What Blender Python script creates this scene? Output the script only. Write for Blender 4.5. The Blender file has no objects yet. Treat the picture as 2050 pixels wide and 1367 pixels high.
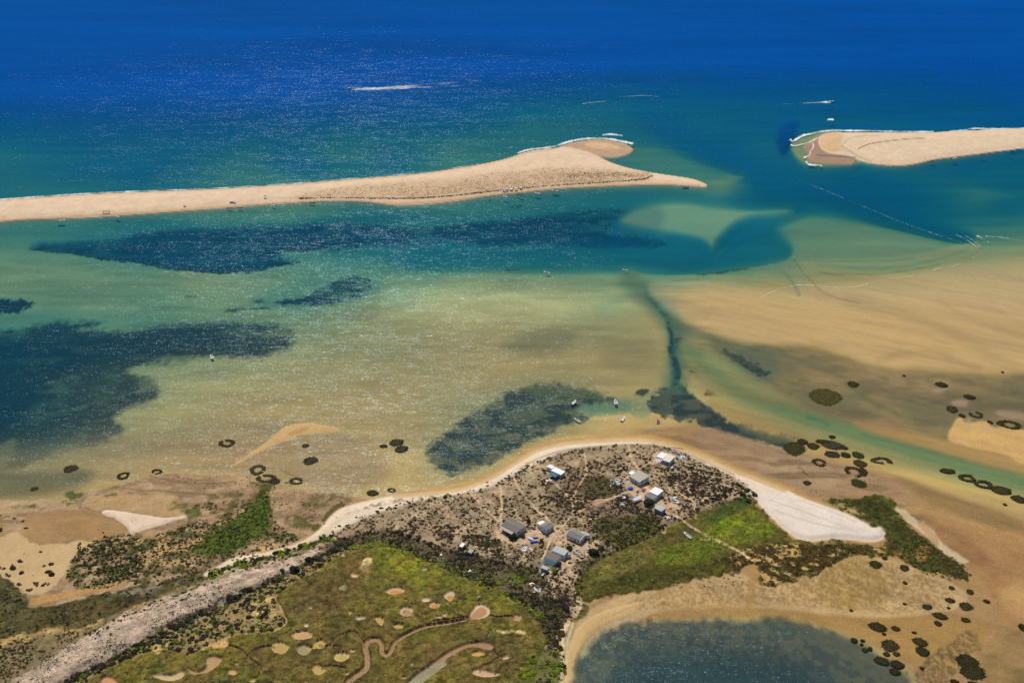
import bpy, math, random
import numpy as np
from mathutils import Vector, Matrix
random.seed(7)
RNG = np.random.default_rng(11)
R = math.radians
scene = bpy.context.scene
COL = scene.collection
# ------------------------------------------------------------------ camera
F = 1993.0; CX = 1025.0; CY = 683.5; H = 320.0
PITCH = math.atan((CY + 290.0) / F)
CP, SP = math.cos(PITCH), math.sin(PITCH)

def ground(px, py, z=0.0):
    """point of the real place seen at this position of the traced map"""
    a = (px - CX) / F; b = -(py - CY) / F
    dy = CP + b * SP; dz = -SP + b * CP
    t = (z - H) / dz
    return Vector((a * t, dy * t, z))

def to_map(x, y, z=0.0):
    dz = z - H
    d = y * CP - dz * SP
    u = y * SP + dz * CP
    return CX + F * x / d, CY - F * u / d

cam_d = bpy.data.cameras.new('camera')
cam = bpy.data.objects.new('camera', cam_d); COL.objects.link(cam)
cam.location = (0, 0, H); cam.rotation_euler = (math.pi / 2 - PITCH, 0, 0)
cam_d.sensor_width = 36; cam_d.lens = 36 * F / 2050
cam_d.clip_start = 1; cam_d.clip_end = 80000
scene.camera = cam

# ------------------------------------------------------------------ light
SUN_EL, SUN_AZ = R(54), R(-14)          # ahead of the camera (+Y), a little to the left
world = bpy.data.worlds.new('World'); scene.world = world
world.use_nodes = True
nt = world.node_tree
sky = nt.nodes.new('ShaderNodeTexSky'); sky.sky_type = 'NISHITA'
sky.sun_disc = False; sky.sun_elevation = SUN_EL; sky.sun_rotation = SUN_AZ
sky.altitude = 100; sky.air_density = 1.0; sky.dust_density = 0.6; sky.ozone_density = 1.5
nt.links.new(sky.outputs[0], nt.nodes['Background'].inputs[0])
nt.nodes['Background'].inputs[1].default_value = 0.07
sd = bpy.data.lights.new('sun', 'SUN'); sd.energy = 3.9; sd.angle = R(0.53); sd.color = (1.0, 0.955, 0.88)
sun = bpy.data.objects.new('sun', sd); COL.objects.link(sun)
sdir = Vector((math.sin(SUN_AZ) * math.cos(SUN_EL), math.cos(SUN_AZ) * math.cos(SUN_EL), math.sin(SUN_EL)))
sun.rotation_euler = sdir.to_track_quat('Z', 'Y').to_euler()
sun.location = (0, 0, 600)
scene.view_settings.view_transform = 'Standard'
scene.view_settings.look = 'None'; scene.view_settings.exposure = 0.0; scene.view_settings.gamma = 1.0
scene.cycles.max_bounces = 6; scene.cycles.transparent_max_bounces = 12
scene.cycles.use_denoising = False

# ------------------------------------------------------------------ helpers
def lin1(c):
    c = c / 255.0
    return c / 12.92 if c <= 0.04045 else ((c + 0.055) / 1.055) ** 2.4
LIGHTK = 1.2
def S(r, g, b):
    return np.array([lin1(r), lin1(g), lin1(b)]) / LIGHTK
def T3(r, g, b):
    return tuple(S(r, g, b))

def _hash(ix, iy, seed):
    h = (ix.astype(np.int64) * 374761393 + iy.astype(np.int64) * 668265263 + seed * 1442695041) & 0xFFFFFFFF
    h = ((h ^ (h >> 13)) * 1274126177) & 0xFFFFFFFF
    h = (h ^ (h >> 16)) & 0xFFFF
    return h / 65535.0
def vnoise(x, y, seed=0):
    fx = np.floor(x); fy = np.floor(y); tx = x - fx; ty = y - fy
    ix = fx.astype(np.int64); iy = fy.astype(np.int64)
    ux = tx * tx * tx * (tx * (tx * 6 - 15) + 10); uy = ty * ty * ty * (ty * (ty * 6 - 15) + 10)
    a = _hash(ix, iy, seed); b = _hash(ix + 1, iy, seed); c = _hash(ix, iy + 1, seed); d = _hash(ix + 1, iy + 1, seed)
    return (a + (b - a) * ux) * (1 - uy) + (c + (d - c) * ux) * uy
def fbm(x, y, octs=4, seed=0, gain=0.5):
    s = 0; a = 1.0; t = 0
    for i in range(octs):
        s = s + a * vnoise(x * 2 ** i + 17.3 * i, y * 2 ** i - 9.1 * i, seed + i * 7); t += a; a *= gain
    return s / t          # 0..1
def sstep(a, b, x):
    t = np.clip((x - a) / (b - a), 0, 1); return t * t * (3 - 2 * t)
def chaikin(p, n=2, closed=True):
    p = np.array(p, float)
    for _ in range(n):
        q = np.roll(p, -1, 0) if closed else p[1:]
        a = p if closed else p[:-1]
        r = np.empty((len(a) * 2, p.shape[1])); r[0::2] = a * .75 + q * .25; r[1::2] = a * .25 + q * .75
        if not closed: r = np.vstack([p[:1], r, p[-1:]])
        p = r
    return p
def pts(s):
    return [tuple(float(v) for v in t.split(',')) for t in s.split()]

# ------------------------------------------------------------------ terrain grid (denser where the ground is nearer)
STEP = 2.0
rows = np.concatenate([np.arange(1470, 860, -1.7), np.arange(860, 300, -1.9), np.arange(300, -30, -2.0),
                       np.array([-40, -60, -90, -130, -170, -205, -235, -255, -268, -276, -281, -284.5])])
cols = np.arange(-300, 2350.1, STEP)
NR, NC = len(rows), len(cols)
gx = np.empty((NR, NC)); gy = np.empty((NR, NC))
for i, r in enumerate(rows):
    p0 = ground(CX, r); p1 = ground(CX + 1, r); k = p1.x - p0.x
    gx[i] = (cols - CX) * k; gy[i] = p0.y
GX, GY = gx.ravel(), gy.ravel()
PX, PY = to_map(GX, GY)
PY = np.maximum(PY, -285)
NV = len(GX)
print('grid', NR, NC, NV)
# shared roughening noise (world scale, so edges keep their raggedness from any side)
W1x = fbm(GX / 14, GY / 22, 3, 1) - .5; W1y = fbm(GX / 14, GY / 22, 3, 31) - .5
W2 = fbm(GX / 3.2, GY / 4.5, 2, 57) - .5
W3x = fbm(GX / 60, GY / 90, 3, 91) - .5; W3y = fbm(GX / 60, GY / 90, 3, 97) - .5
N_fine = fbm(GX / 1.3, GY / 1.6, 2, 201)
N_mid = fbm(GX / 7, GY / 9, 3, 211)
N_big = fbm(GX / 45, GY / 60, 3, 221)
SCL = np.clip((PY + 290) / 1350.0, .1, 1.3)     # map units per metre fall off with distance

def sdist(poly, pad, warp=0.0, wbig=0.0, smooth=2):
    """(indices, signed distance in map units, + inside) near a polygon"""
    p = chaikin(poly, smooth) if smooth else np.array(poly, float)
    pad2 = pad + abs(warp) + abs(wbig) + 2
    x0, y0 = p.min(0) - pad2; x1, y1 = p.max(0) + pad2
    idx = np.nonzero((PX >= x0) & (PX <= x1) & (PY >= y0) & (PY <= y1))[0]
    if len(idx) == 0: return idx, np.zeros(0)
    X = PX[idx] + 2 * warp * W1x[idx] + 2 * wbig * W3x[idx]; Y = PY[idx] + 1.2 * warp * W1y[idx] + .9 * wbig * W3y[idx]
    d2 = np.full(len(idx), 1e12); ins = np.zeros(len(idx), bool)
    for a, b in zip(p, np.roll(p, -1, 0)):
        ex, ey = b - a; wx = X - a[0]; wy = Y - a[1]
        L = ex * ex + ey * ey + 1e-9
        t = np.clip((wx * ex + wy * ey) / L, 0, 1)
        d2 = np.minimum(d2, (wx - t * ex) ** 2 + (wy - t * ey) ** 2)
        c = (a[1] > Y) != (b[1] > Y)
        if ey != 0:
            ins ^= c & (X < a[0] + (Y - a[1]) * ex / ey)
    d = np.sqrt(d2)
    return idx, np.where(ins, d, -d)
def ldist(line, pad, warp=0.0):
    p = chaikin(line, 2, False)
    pad2 = pad + abs(warp) + 2
    x0, y0 = p[:, :2].min(0) - pad2; x1, y1 = p[:, :2].max(0) + pad2
    idx = np.nonzero((PX >= x0) & (PX <= x1) & (PY >= y0) & (PY <= y1))[0]
    X = PX[idx] + 2 * warp * W1x[idx]; Y = PY[idx] + 1.2 * warp * W1y[idx]
    d2 = np.full(len(idx), 1e12); tt = np.zeros(len(idx)); n = len(p) - 1
    for k in range(n):
        a = p[k]; b = p[k + 1]
        ex, ey = b[0] - a[0], b[1] - a[1]; wx = X - a[0]; wy = Y - a[1]
        L = ex * ex + ey * ey + 1e-9
        t = np.clip((wx * ex + wy * ey) / L, 0, 1)
        dd = (wx - t * ex) ** 2 + (wy - t * ey) ** 2
        m = dd < d2; d2[m] = dd[m]; tt[m] = (k + t[m]) / n
    return idx, np.sqrt(d2), tt

C = np.empty((NV, 3)); Z = np.empty(NV); CLS = np.zeros(NV, np.int8)
MOT = np.full(NV, .15)        # strength of fine mottling used by the material
WAVE = np.ones(NV)            # how ruffled the water is
TURB = np.zeros(NV)
SEABED, SANDBANK, BEACH, DUNE, MARSH, FLAT = range(6)

def mask(poly, f=3, warp=0, wbig=0, edge=0, smooth=2, pattern=None):
    i, d = sdist(poly, f * 2, warp, wbig, smooth)
    if edge: d = d + edge * 2 * W2[i]
    return i, sstep(-f, f, d), d
def paint(poly, col=None, f=3, warp=0, wbig=0, edge=0, k=1.0, z=None, cls=None, mot=None, pat=None, smooth=2, wave=None, turb=None):
    i, m, d = mask(poly, f, warp, wbig, edge, smooth)
    if len(i) == 0: return
    m = m * k
    if pat is not None: m = m * pat[i]
    if col is not None: C[i] += (np.asarray(col) - C[i]) * m[:, None]
    if z is not None: Z[i] += (z - Z[i]) * m
    if mot is not None: MOT[i] += (mot - MOT[i]) * m
    if wave is not None: WAVE[i] += (wave - WAVE[i]) * m
    if turb is not None: TURB[i] += (turb - TURB[i]) * m
    if cls is not None: CLS[i[m > .5]] = cls
def land(poly, h, rise, f=1.5, warp=0, wbig=0, edge=0, base=.06, cls=None, col=None, mot=None, smooth=2):
    i, m, d = mask(poly, f, warp, wbig, edge, smooth)
    zz = base + h * sstep(0, rise, d)
    Z[i] += (zz - Z[i]) * m
    if col is not None: C[i] += (np.asarray(col) - C[i]) * m[:, None]
    if mot is not None: MOT[i] += (mot - MOT[i]) * m
    if cls is not None: CLS[i[m > .5]] = cls
def line(pl, w, col=None, f=1.5, warp=0, z=None, k=1.0, cls=None, w2=None, mot=None, pat=None):
    p = pts(pl) if isinstance(pl, str) else pl
    i, d, t = ldist(p, max(w, w2 or w) + f, warp)
    ww = w + ((w2 if w2 is not None else w) - w) * t
    m = (1 - sstep(ww / 2 - f / 2, ww / 2 + f / 2, d)) * k
    if pat is not None: m = m * pat[i]
    if col is not None: C[i] += (np.asarray(col) - C[i]) * m[:, None]
    if z is not None: Z[i] += (z - Z[i]) * m
    if mot is not None: MOT[i] += (mot - MOT[i]) * m
    if cls is not None: CLS[i[m > .5]] = cls
SPIT = '-400,407 0,399 40,396 100,392 200,386 300,382 400,379 500,373 560,369 640,363 720,356 800,350 860,344 900,338 950,330 1000,320 1025,313 1050,303 1080,298 1110,295 1135,294 1165,300 1195,311 1225,325 1260,336 1310,345 1350,351 1390,357 1412,366 1420,373 1400,375 1350,371 1300,370 1250,372 1150,376 1100,380 1060,384 1000,390 960,395 920,402 870,408 820,412 780,411 740,405 700,402 640,403 560,408 500,412 450,417 380,422 300,428 240,432 160,437 80,439 30,441 0,445 -400,480'
RIGHT = '1640,272 1660,266 1700,263 1780,265 1860,264 1930,261 2000,257 2100,255 2400,250 2400,275 2100,292 2050,298 1990,305 1930,313 1870,320 1840,328 1810,333 1770,332 1740,328 1715,320 1698,311 1660,308 1645,300 1637,286'
BEACHP = '400,1152 440,1131 470,1113 520,1107 560,1098 605,1085 640,1060 655,1040 672,1022 700,1010 745,1000 790,990 830,986 880,983 930,975 970,960 1000,944 1030,924 1060,905 1090,893 1130,884 1180,880 1230,877 1290,877 1330,884 1370,897 1420,917 1470,940 1520,958 1570,978 1610,998 1640,1008 1690,1025 1730,1045 1748,1054 1755,1051 1768,1056 1774,1070 1768,1081 1740,1086 1700,1079 1660,1079 1620,1085 1590,1077 1560,1052 1530,1022 1512,1000 1480,990 1400,985 1200,960 1060,1000 900,1010 780,1035 700,1066 640,1084 590,1099 545,1114 500,1127 460,1142 420,1154'
RIDGE = '-300,1560 -60,1430 0,1385 60,1335 150,1284 250,1236 330,1197 420,1164 520,1132 600,1106 680,1078 725,1066 735,1075 705,1095 645,1118 605,1150 545,1176 460,1212 385,1252 305,1284 235,1322 155,1352 60,1440 -100,1560'
DUNEP = '590,1098 640,1084 700,1048 770,1022 830,1004 900,993 985,977 1020,957 1060,936 1100,913 1150,899 1200,894 1240,891 1290,889 1330,893 1360,904 1400,921 1440,941 1480,963 1508,985 1480,1002 1430,1012 1390,1032 1340,1052 1300,1077 1240,1100 1200,1120 1170,1150 1155,1190 1168,1222 1140,1245 1128,1290 1132,1330 1128,1420 1060,1420 1090,1290 1110,1250 1060,1210 1000,1175 900,1142 830,1110 760,1082 700,1092'
MARSHP = '705,1094 745,1082 785,1094 832,1112 862,1127 902,1143 952,1160 990,1175 1010,1198 1060,1218 1092,1232 1108,1257 1092,1292 1075,1320 1070,1360 1080,1480 60,1480 130,1395 202,1344 262,1320 322,1297 380,1314 430,1287 480,1267 532,1270 577,1252 567,1222 547,1194 577,1174 617,1152 667,1120'
GR = '1165,1200 1150,1172 1165,1142 1200,1117 1250,1097 1300,1077 1350,1047 1400,1027 1450,1007 1496,986 1513,1001 1531,1026 1561,1057 1591,1080 1626,1088 1666,1082 1700,1082 1735,1088 1765,1087 1800,1102 1820,1112 1760,1112 1720,1108 1690,1116 1660,1132 1630,1152 1608,1152 1570,1167 1540,1174 1520,1166 1526,1132 1500,1127 1480,1142 1440,1152 1400,1157 1360,1167 1320,1177 1290,1182 1250,1187 1222,1187 1190,1202 1175,1207'
# first estimate of the relief, so that the traced outlines land where the raised ground really is
Z[:] = 0; C[:] = 0
for _ in range(2):
    Z[:] = 0
    for p_, h_, r_, b_ in ((SPIT, 2.2, 16, .05), (RIGHT, 1.8, 14, .05), (BEACHP, 1.0, 14, .05), (RIDGE, 2.2, 26, .5), (DUNEP, 1.3, 34, .7), (MARSHP, .95, 4, .15), (GR, .5, 6, .2)):
        land(pts(p_), h_, r_, f=3, base=b_)
    PX, PY = to_map(GX, GY, Z)
    PY = np.maximum(PY, -285)
# ------------------------------------------------------------------ sea floor depth from soundings
SOUND = pts('''
0,0,40 700,0,40 1400,0,40 2050,0,40 -300,0,40 2350,0,40 0,-150,45 1000,-150,45 2000,-150,45 0,100,30 500,100,30 1000,100,28 1500,100,26 2050,100,28 0,180,19 500,180,18 900,180,13 1200,150,14
1600,150,14 2050,170,15 0,250,10 400,250,10 700,250,8.5 900,250,8 1050,240,6 1150,210,7 1250,190,8 1400,200,8.5 1550,210,8.5
1750,230,8.5 1950,235,8.5 2350,230,8.5 -300,250,10 450,298,6.5 300,290,7.5 480,312,5 700,298,5 900,285,4.6 300,340,7.4 600,335,7.4 800,320,6.4
1000,295,4.6 0,375,5.6 300,368,5.6 600,355,5 900,322,3.8 0,320,5.4 -300,340,5.4 1280,270,6 1350,230,7.5 1400,280,6.6 1450,320,6.6 1500,350,6.8
1540,310,6.5 1560,240,8 1590,340,7 1480,385,6 1450,352,3.6 1440,368,2.6 1480,345,4.5 1350,330,3.6 1260,320,4 1700,380,9 1800,420,9 1900,425,7 2000,400,7 2350,400,7
2050,370,7 1850,372,7 1950,345,8 2050,325,8 1800,350,8 1960,388,4.4 0,458,3.8 -300,470,3.8 200,448,4.6 400,428,3.6 600,413,3 900,412,4.2 1100,392,4.8
1300,383,5 1400,392,5.8 0,505,2.5 -300,520,2.4 100,535,2.1 200,500,3.2 400,545,1.9 0,560,1.8 200,572,1.9 400,572,1.9 600,535,2.6 750,510,4.6 900,515,5.6 1100,510,6.6
1250,510,7 1350,505,8 1450,510,7.5 700,465,6.5 400,480,5.5 250,480,4.6 1100,450,6.5 900,540,2.6 1000,548,2.0 1200,550,2.1 1100,600,.75 900,605,.8 1000,600,.75 720,625,1.3 600,620,2.1 500,655,1.8
300,615,2.6 100,620,2.7 0,650,3 -300,650,3 800,690,.85 1000,690,.66 1200,670,.8 1000,760,.5 800,770,.55 600,770,.6 600,700,.95 500,800,.5 400,860,.42
300,900,.34 200,930,.32 700,850,.3 850,850,.5 1000,860,1.0 1100,830,1.5 900,930,.5 750,950,.1 650,950,.1 560,900,.22 450,900,.25 100,760,2.2 0,760,3 -300,760,3 0,850,2.1
100,870,1.4 -300,860,2 0,930,.55 50,985,.2 -300,1000,.3 1300,620,.75 1300,720,.5 1250,760,.5 1180,730,.5 1350,575,.8 1450,560,1.05 1600,535,1.35 1750,520,1.5 1900,500,2 2050,510,1.1 2350,510,1
1500,540,1.8 1600,500,2.2 1750,480,2.4 1400,595,.25 1500,630,.12 1700,640,.1 1900,590,.18 2050,590,.2 2350,600,.2 1600,690,.1 1900,720,.08 2050,700,.12 1240,870,.06 1400,840,.3 1150,870,.3 1050,890,.3
1480,740,.4 1560,780,.25 1750,780,.06 1900,800,.05 2050,800,.06 1900,900,.06 1650,900,.05 2050,1020,.1 1700,980,.03 2050,1100,.03 1300,1300,1.0 1500,1300,1.1 1700,1340,.7 1300,1245,.2 1500,1235,.2 1700,1260,.15 1850,1300,.1 2000,1300,.15
1400,1450,2 1150,1400,.7 1250,1350,1.2''')
sp = np.array(SOUND); sp[:, 1] *= 2.0
cc = 30.0
ph = np.sqrt(((sp[:, None, :2] - sp[None, :, :2]) ** 2).sum(-1) + cc * cc)
lw = np.linalg.solve(ph + np.eye(len(sp)) * 2.0 * 0, np.log(sp[:, 2]) - 0.3)
X_ = PX + 40 * W3x; Y_ = (PY + 16 * W3y) * 2
LD = np.full(NV, .3)
for k in range(len(sp)):
    LD += lw[k] * np.sqrt((X_ - sp[k, 0]) ** 2 + (Y_ - sp[k, 1]) ** 2 + cc * cc)
D = np.exp(np.clip(LD, math.log(.03), math.log(50)))
Z[:] = -D
sand_w = S(190, 158, 96); mud_w = S(140, 112, 72)
C[:] = sand_w
# streaks drawn by the tide on the bed
st = fbm(GX / 90 + W3x * 1.5, GY / 16, 4, 301)
C *= (0.80 + .4 * st)[:, None]
Z *= (0.86 + .28 * fbm(GX / 120, GY / 30, 3, 311))
weed = S(26, 38, 34)
weed2 = S(38, 46, 36)
patchy = sstep(.36, .56, fbm(GX / 9, GY / 7, 4, 331))
patchy2 = sstep(.3, .48, fbm(GX / 22, GY / 14, 4, 341))
fleck = sstep(.42, .6, fbm(GX / 2.6, GY / 3.2, 3, 351))

paint(pts('700,640 820,650 960,655 1100,640 1250,640 1320,680 1330,760 1260,790 1100,770 1000,790 900,850 800,880 640,860 480,880 380,900 330,860 450,790 600,720'), S(180, 146, 90), f=45, k=.8)
paint(pts('820,560 950,575 1100,580 1250,585 1280,620 1150,640 950,640 820,625 740,600'), S(218, 190, 124), f=22, k=.7)
paint(pts('1240,400 1500,395 1580,420 1480,470 1300,480'), S(214, 190, 130), f=25, k=.6)
# ---- deep channels and shoals
def dep(poly, d, f, k=1., warp=0, wbig=0, **kw):
    paint(pts(poly), None, f=f, z=-d, k=k, warp=warp, wbig=wbig, **kw)
dep('760,505 860,492 1000,495 1150,492 1330,480 1400,500 1420,520 1300,530 1150,532 1000,530 880,532 800,528', 6.6, 16, .8)
# pale lobes of the ebb delta in the lagoon
dep('1235,430 1290,405 1360,396 1430,405 1500,412 1560,408 1600,412 1570,430 1500,432 1460,455 1440,480 1425,503 1415,490 1395,478 1350,470 1290,462 1240,452', 1.25, 15, .9, wbig=8)
dep('1545,455 1600,425 1650,420 1740,440 1850,470 1900,490 1850,520 1750,530 1660,525 1600,520 1585,512 1590,490 1580,475', 1.9, 14, .8, wbig=8)
dep('1300,480 1395,480 1422,505 1460,480 1520,455 1560,470 1585,490 1584,508 1560,518 1480,528 1400,540 1320,540 1260,530', 6.6, 7, .85)
dep('1590,517 1700,522 1850,505 1950,478 1970,500 1890,530 1750,548 1660,550 1610,535', 1.25, 7, .8)
dep('1600,360 1680,378 1760,400 1880,440 1960,470 1930,480 1820,455 1700,415 1620,385', 10, 10, .8)
dep('1560,235 1600,225 1590,260 1575,290 1565,300 1555,275', 11, 9, .7)
dep('1250,215 1330,215 1450,290 1560,340 1660,372 1600,385 1500,358 1400,322 1320,272', 9, 24, .7)
dep('1410,362 1460,345 1500,345 1480,358 1440,376', 2.4, 7, .8)
dep('1150,300 1260,316 1340,338 1410,358 1480,345 1440,330 1340,300 1290,285', 3.4, 10, .7)
dep('1578,290 1590,272 1640,258 1700,262 1740,332 1660,336 1615,335 1590,315', .7, 7, .9)
dep('1940,382 2060,378 2060,392 1980,396', 4, 7, .7)
paint(pts('1563,238 1602,226 1594,262 1580,292 1572,304 1558,280'), S(30, 34, 60), f=7, k=.85, warp=3)
# banks of weed
dep('480,612 560,570 640,540 730,528 772,548 765,575 730,595 660,610 560,614', 2.9, 6, .8)
BED1 = '40,493 110,477 200,473 300,455 380,450 430,450 500,448 560,447 620,438 700,434 780,440 825,450 830,465 820,480 760,478 720,483 680,487 600,492 550,495 580,512 610,515 560,525 500,535 455,543 400,538 320,530 310,523 240,515 160,508 120,500'
paint(pts(BED1), weed, f=5, warp=5, wbig=7, edge=4, z=-6.0, k=.95, pat=.8 + .2 * patchy2)
paint(pts('300,508 480,500 560,497 590,512 480,514 360,516'), sand_w, f=8, warp=6, k=.28, pat=patchy)
paint(pts('360,458 420,454 500,451 520,462 470,468 400,470'), sand_w, f=3, warp=4, k=.75, pat=1 - patchy2)
BED1B = '848,452 870,442 950,437 1020,430 1060,425 1120,418 1200,412 1262,409 1240,428 1215,445 1215,458 1290,462 1338,473 1330,477 1250,480 1110,478 1060,475 1010,482 980,483 950,478 900,468 865,464'
paint(pts('790,440 850,446 890,446 880,478 830,484 790,480'), weed2, f=10, k=.5, z=-5)
paint(pts(BED1B), weed, f=5, warp=5, wbig=7, edge=4, z=-5.8, k=.95, pat=.8 + .2 * patchy2)
paint(pts('1110,432 1200,416 1260,410 1235,430 1212,447 1180,452'), sand_w, f=5, warp=5, k=.36, pat=patchy, z=-3)
paint(pts('1230,414 1330,400 1330,462 1230,458 1215,440'), S(110, 120, 100), f=14, k=.5)
for b in ('1020,405 1042,403 1044,406 1022,408', '430,448 500,444 510,447 440,451', '430,618 500,612 540,608 545,612 470,620', '370,588 396,587 394,591 372,592', '505,596 530,596 532,600 508,600', '1010,530 1040,529 1038,533 1012,533',
          '1390,540 1460,530 1510,530 1470,538 1400,548', '1440,575 1485,585 1450,582'):
    paint(pts(b), weed2, f=3, warp=3, edge=4, k=.8)
paint(pts('545,600 580,592 610,588 640,570 680,550 720,545 742,556 738,580 700,595 650,605 600,603 560,602'), weed2, f=4, warp=6, edge=6, k=.9, pat=.25 + .75 * patchy)
paint(pts('545,600 580,591 640,590 690,596 640,604 570,604'), weed, f=3, warp=4, edge=5, k=.85)
paint(pts('-300,590 0,590 60,596 70,601 45,618 0,626 -300,635'), weed2, f=3, warp=6, edge=6, z=-2.5)
BED4 = '-300,650 0,655 80,642 110,635 170,642 190,640 200,650 140,654 240,664 290,648 400,642 500,640 560,650 592,668 582,695 540,715 480,718 430,712 360,720 270,730 255,742 300,755 318,775 300,800 230,820 222,838 262,855 240,870 200,885 120,905 60,930 -20,942 -300,950'
paint(pts(BED4), weed2, f=9, warp=8, wbig=10, edge=7, k=.93, pat=.66 + .34 * patchy2)
paint(pts('-300,680 0,672 120,665 200,672 290,660 420,655 500,665 480,690 300,705 170,735 80,790 60,860 -300,900'), weed, f=25, k=.7)
paint(pts('150,740 240,735 300,760 300,800 220,815 200,850 100,880 80,820 110,770'), S(92, 92, 62), f=16, warp=8, k=.5, pat=1 - patchy)
paint(pts('1000,690 1080,655 1160,660 1150,690 1090,705 1020,710'), S(110, 100, 70), f=18, k=.55)
paint(pts('1180,690 1290,650 1330,680 1300,740 1220,740'), S(150, 126, 80), f=20, k=.4)
BED5 = '845,900 870,880 930,835 1000,790 1050,772 1100,767 1160,772 1210,785 1242,796 1215,803 1150,806 1150,825 1200,832 1150,842 1110,855 1065,880 1020,902 970,932 910,950 870,935'
paint(pts(BED5), weed2, f=8, warp=8, wbig=6, edge=8, k=.92, pat=.74 + .26 * patchy, z=-.9)
paint(pts('1040,775 1100,768 1200,785 1240,797 1130,795 1060,790'), S(120, 112, 66), f=5, warp=4, k=.55, pat=patchy)
dep('1150,806 1200,800 1270,797 1285,806 1280,822 1200,832 1150,826', 1.9, 9, .85, warp=5)
dep('1262,800 1285,790 1330,770 1345,755 1352,762 1330,782 1296,800 1310,826 1290,838 1262,832', 1.0, 4, .9)
paint(pts('1275,780 1302,776 1296,785 1280,792 1270,790'), weed2, f=2.5, warp=3, edge=3, k=.9)
# brown mud east of the tidal channel
paint(pts('1335,625 1400,662 1480,690 1520,692 1600,688 1650,696 1700,712 1735,732 1790,738 1860,741 1930,750 2060,748 2400,748 2400,960 2060,940 1950,930 1850,905 1740,880 1640,850 1560,830 1480,800 1400,760 1350,700'), S(138, 114, 72), f=12, warp=10, wbig=8, k=.9, z=-.22, wave=.35)
paint(pts('1335,625 1400,662 1480,690 1560,700 1560,760 1480,780 1400,760 1350,700'), S(112, 112, 74), f=14, k=.6, z=-.8)
paint(pts('1290,800 1305,790 1340,772 1352,752 1368,774 1395,790 1420,820 1470,848 1550,868 1610,880 1590,897 1540,892 1480,878 1400,845 1330,832 1300,820'), weed, f=4, warp=7, edge=10, k=.92, pat=.82 + .18 * patchy, z=-1.2)
line('1262,556 1300,590 1338,630 1354,672 1364,720 1352,758', 44, S(112, 116, 70), f=36, z=-1.3, k=.75, warp=6)
line('1296,588 1320,608 1338,640 1346,680 1352,720 1348,760', 5, S(52, 66, 62), f=16, warp=6, z=-2.6, k=.75, w2=12, pat=.5 + .5 * patchy); line('1336,645 1346,668 1340,692 1352,716 1361,740 1348,762', 4, weed, f=7, warp=8, k=.75, w2=14, pat=.4 + .6 * patchy)
line('1290,575 1260,590 1200,620', 20, None, f=16, z=-1.5, k=.5)
for b, kk in (('1390,685 1420,688 1450,705 1480,712 1520,725 1545,745 1530,752 1500,740 1470,720 1430,705', .85), ('1378,736 1398,738 1404,750 1390,748', .9), ('1350,670 1370,680 1365,700 1352,690', .6),
              ('1405,780 1450,790 1440,794 1410,788', .7), ('1788,670 1810,652 1835,655 1815,690 1795,715 1770,720 1785,700', .45), ('1862,668 1900,690 1920,730 1895,735 1870,700', .35), ('1970,605 2000,602 1990,612', .5)):
    paint(pts(b), S(62, 62, 46), f=4, warp=4, edge=5, k=kk)
bp1 = fbm(GX / 55 + 3, GY / 40, 4, 611); bp2 = fbm(GX / 16, GY / 10, 4, 621)
EASTMUD = '1340,640 1480,690 1600,690 1735,735 1860,742 2060,750 2400,750 2400,950 2060,930 1850,890 1640,840 1480,790 1400,740'
paint(pts(EASTMUD), S(104, 98, 70), f=14, k=.6, pat=sstep(.46, .66, bp1)); paint(pts(EASTMUD), S(172, 138, 92), f=14, k=.55, pat=sstep(.52, .36, bp1) * .8 + .2 * bp2)
paint(pts(EASTMUD), S(96, 88, 60), f=10, k=.35, pat=sstep(.5, .66, bp2))
paint(pts('1380,700 1440,720 1560,790 1640,840 1560,840 1460,800 1390,760'), S(150, 138, 78), f=14, k=.7, warp=8); paint(pts('1395,765 1480,800 1560,842 1650,885 1600,892 1480,850 1410,810'), S(176, 146, 84), f=9, k=.7, warp=6, z=-.2)
for a_, b_, w_ in (('1395,735 1430,752 1480,785', 0, 5), ('1420,700 1500,735 1560,770', 0, 6), ('1700,770 1740,800 1800,830', 0, 9), ('1860,760 1900,790 1960,800', 0, 8), ('1560,700 1620,730 1700,760', 0, 8)):
    line(a_, w_, S(92, 92, 62), f=w_ + 4, k=.5, warp=6)
for b_, kk in (('1390,685 1420,688 1450,705 1480,712 1520,725 1545,745 1530,752 1500,740 1470,720 1430,705', .9), ('1378,736 1398,738 1404,750 1390,748', .9), ('1405,780 1450,790 1440,794 1410,788', .7), ('1355,672 1372,690 1366,705 1352,690', .7)):
    paint(pts(b_), S(44, 50, 40), f=3.5, warp=7, edge=10, k=kk, pat=.55 + .45 * fleck, z=-.5)
# green stream running out to the east
line('1395,700 1440,745 1500,790 1580,830 1660,862 1760,892 1850,916 1950,943 2080,975 2400,1050', 62, S(162, 144, 84), f=30, z=-.55, k=.85, w2=50)
line('1370,690 1430,750 1490,790 1570,818 1620,838', 22, S(138, 132, 74), f=18, z=-.8, k=.7)
line('1560,815 1640,843 1740,875 1850,905 1950,935 2080,968 2400,1040', 26, S(142, 138, 76), f=16, z=-.85, k=.85, w2=34)
line('1620,835 1660,850', 7, None, f=7, z=-1.6, k=.7, warp=4); line('1730,868 1830,895 1960,928 2080,958 2400,1030', 7, None, f=8, z=-1.35, k=.7, warp=4)
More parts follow.
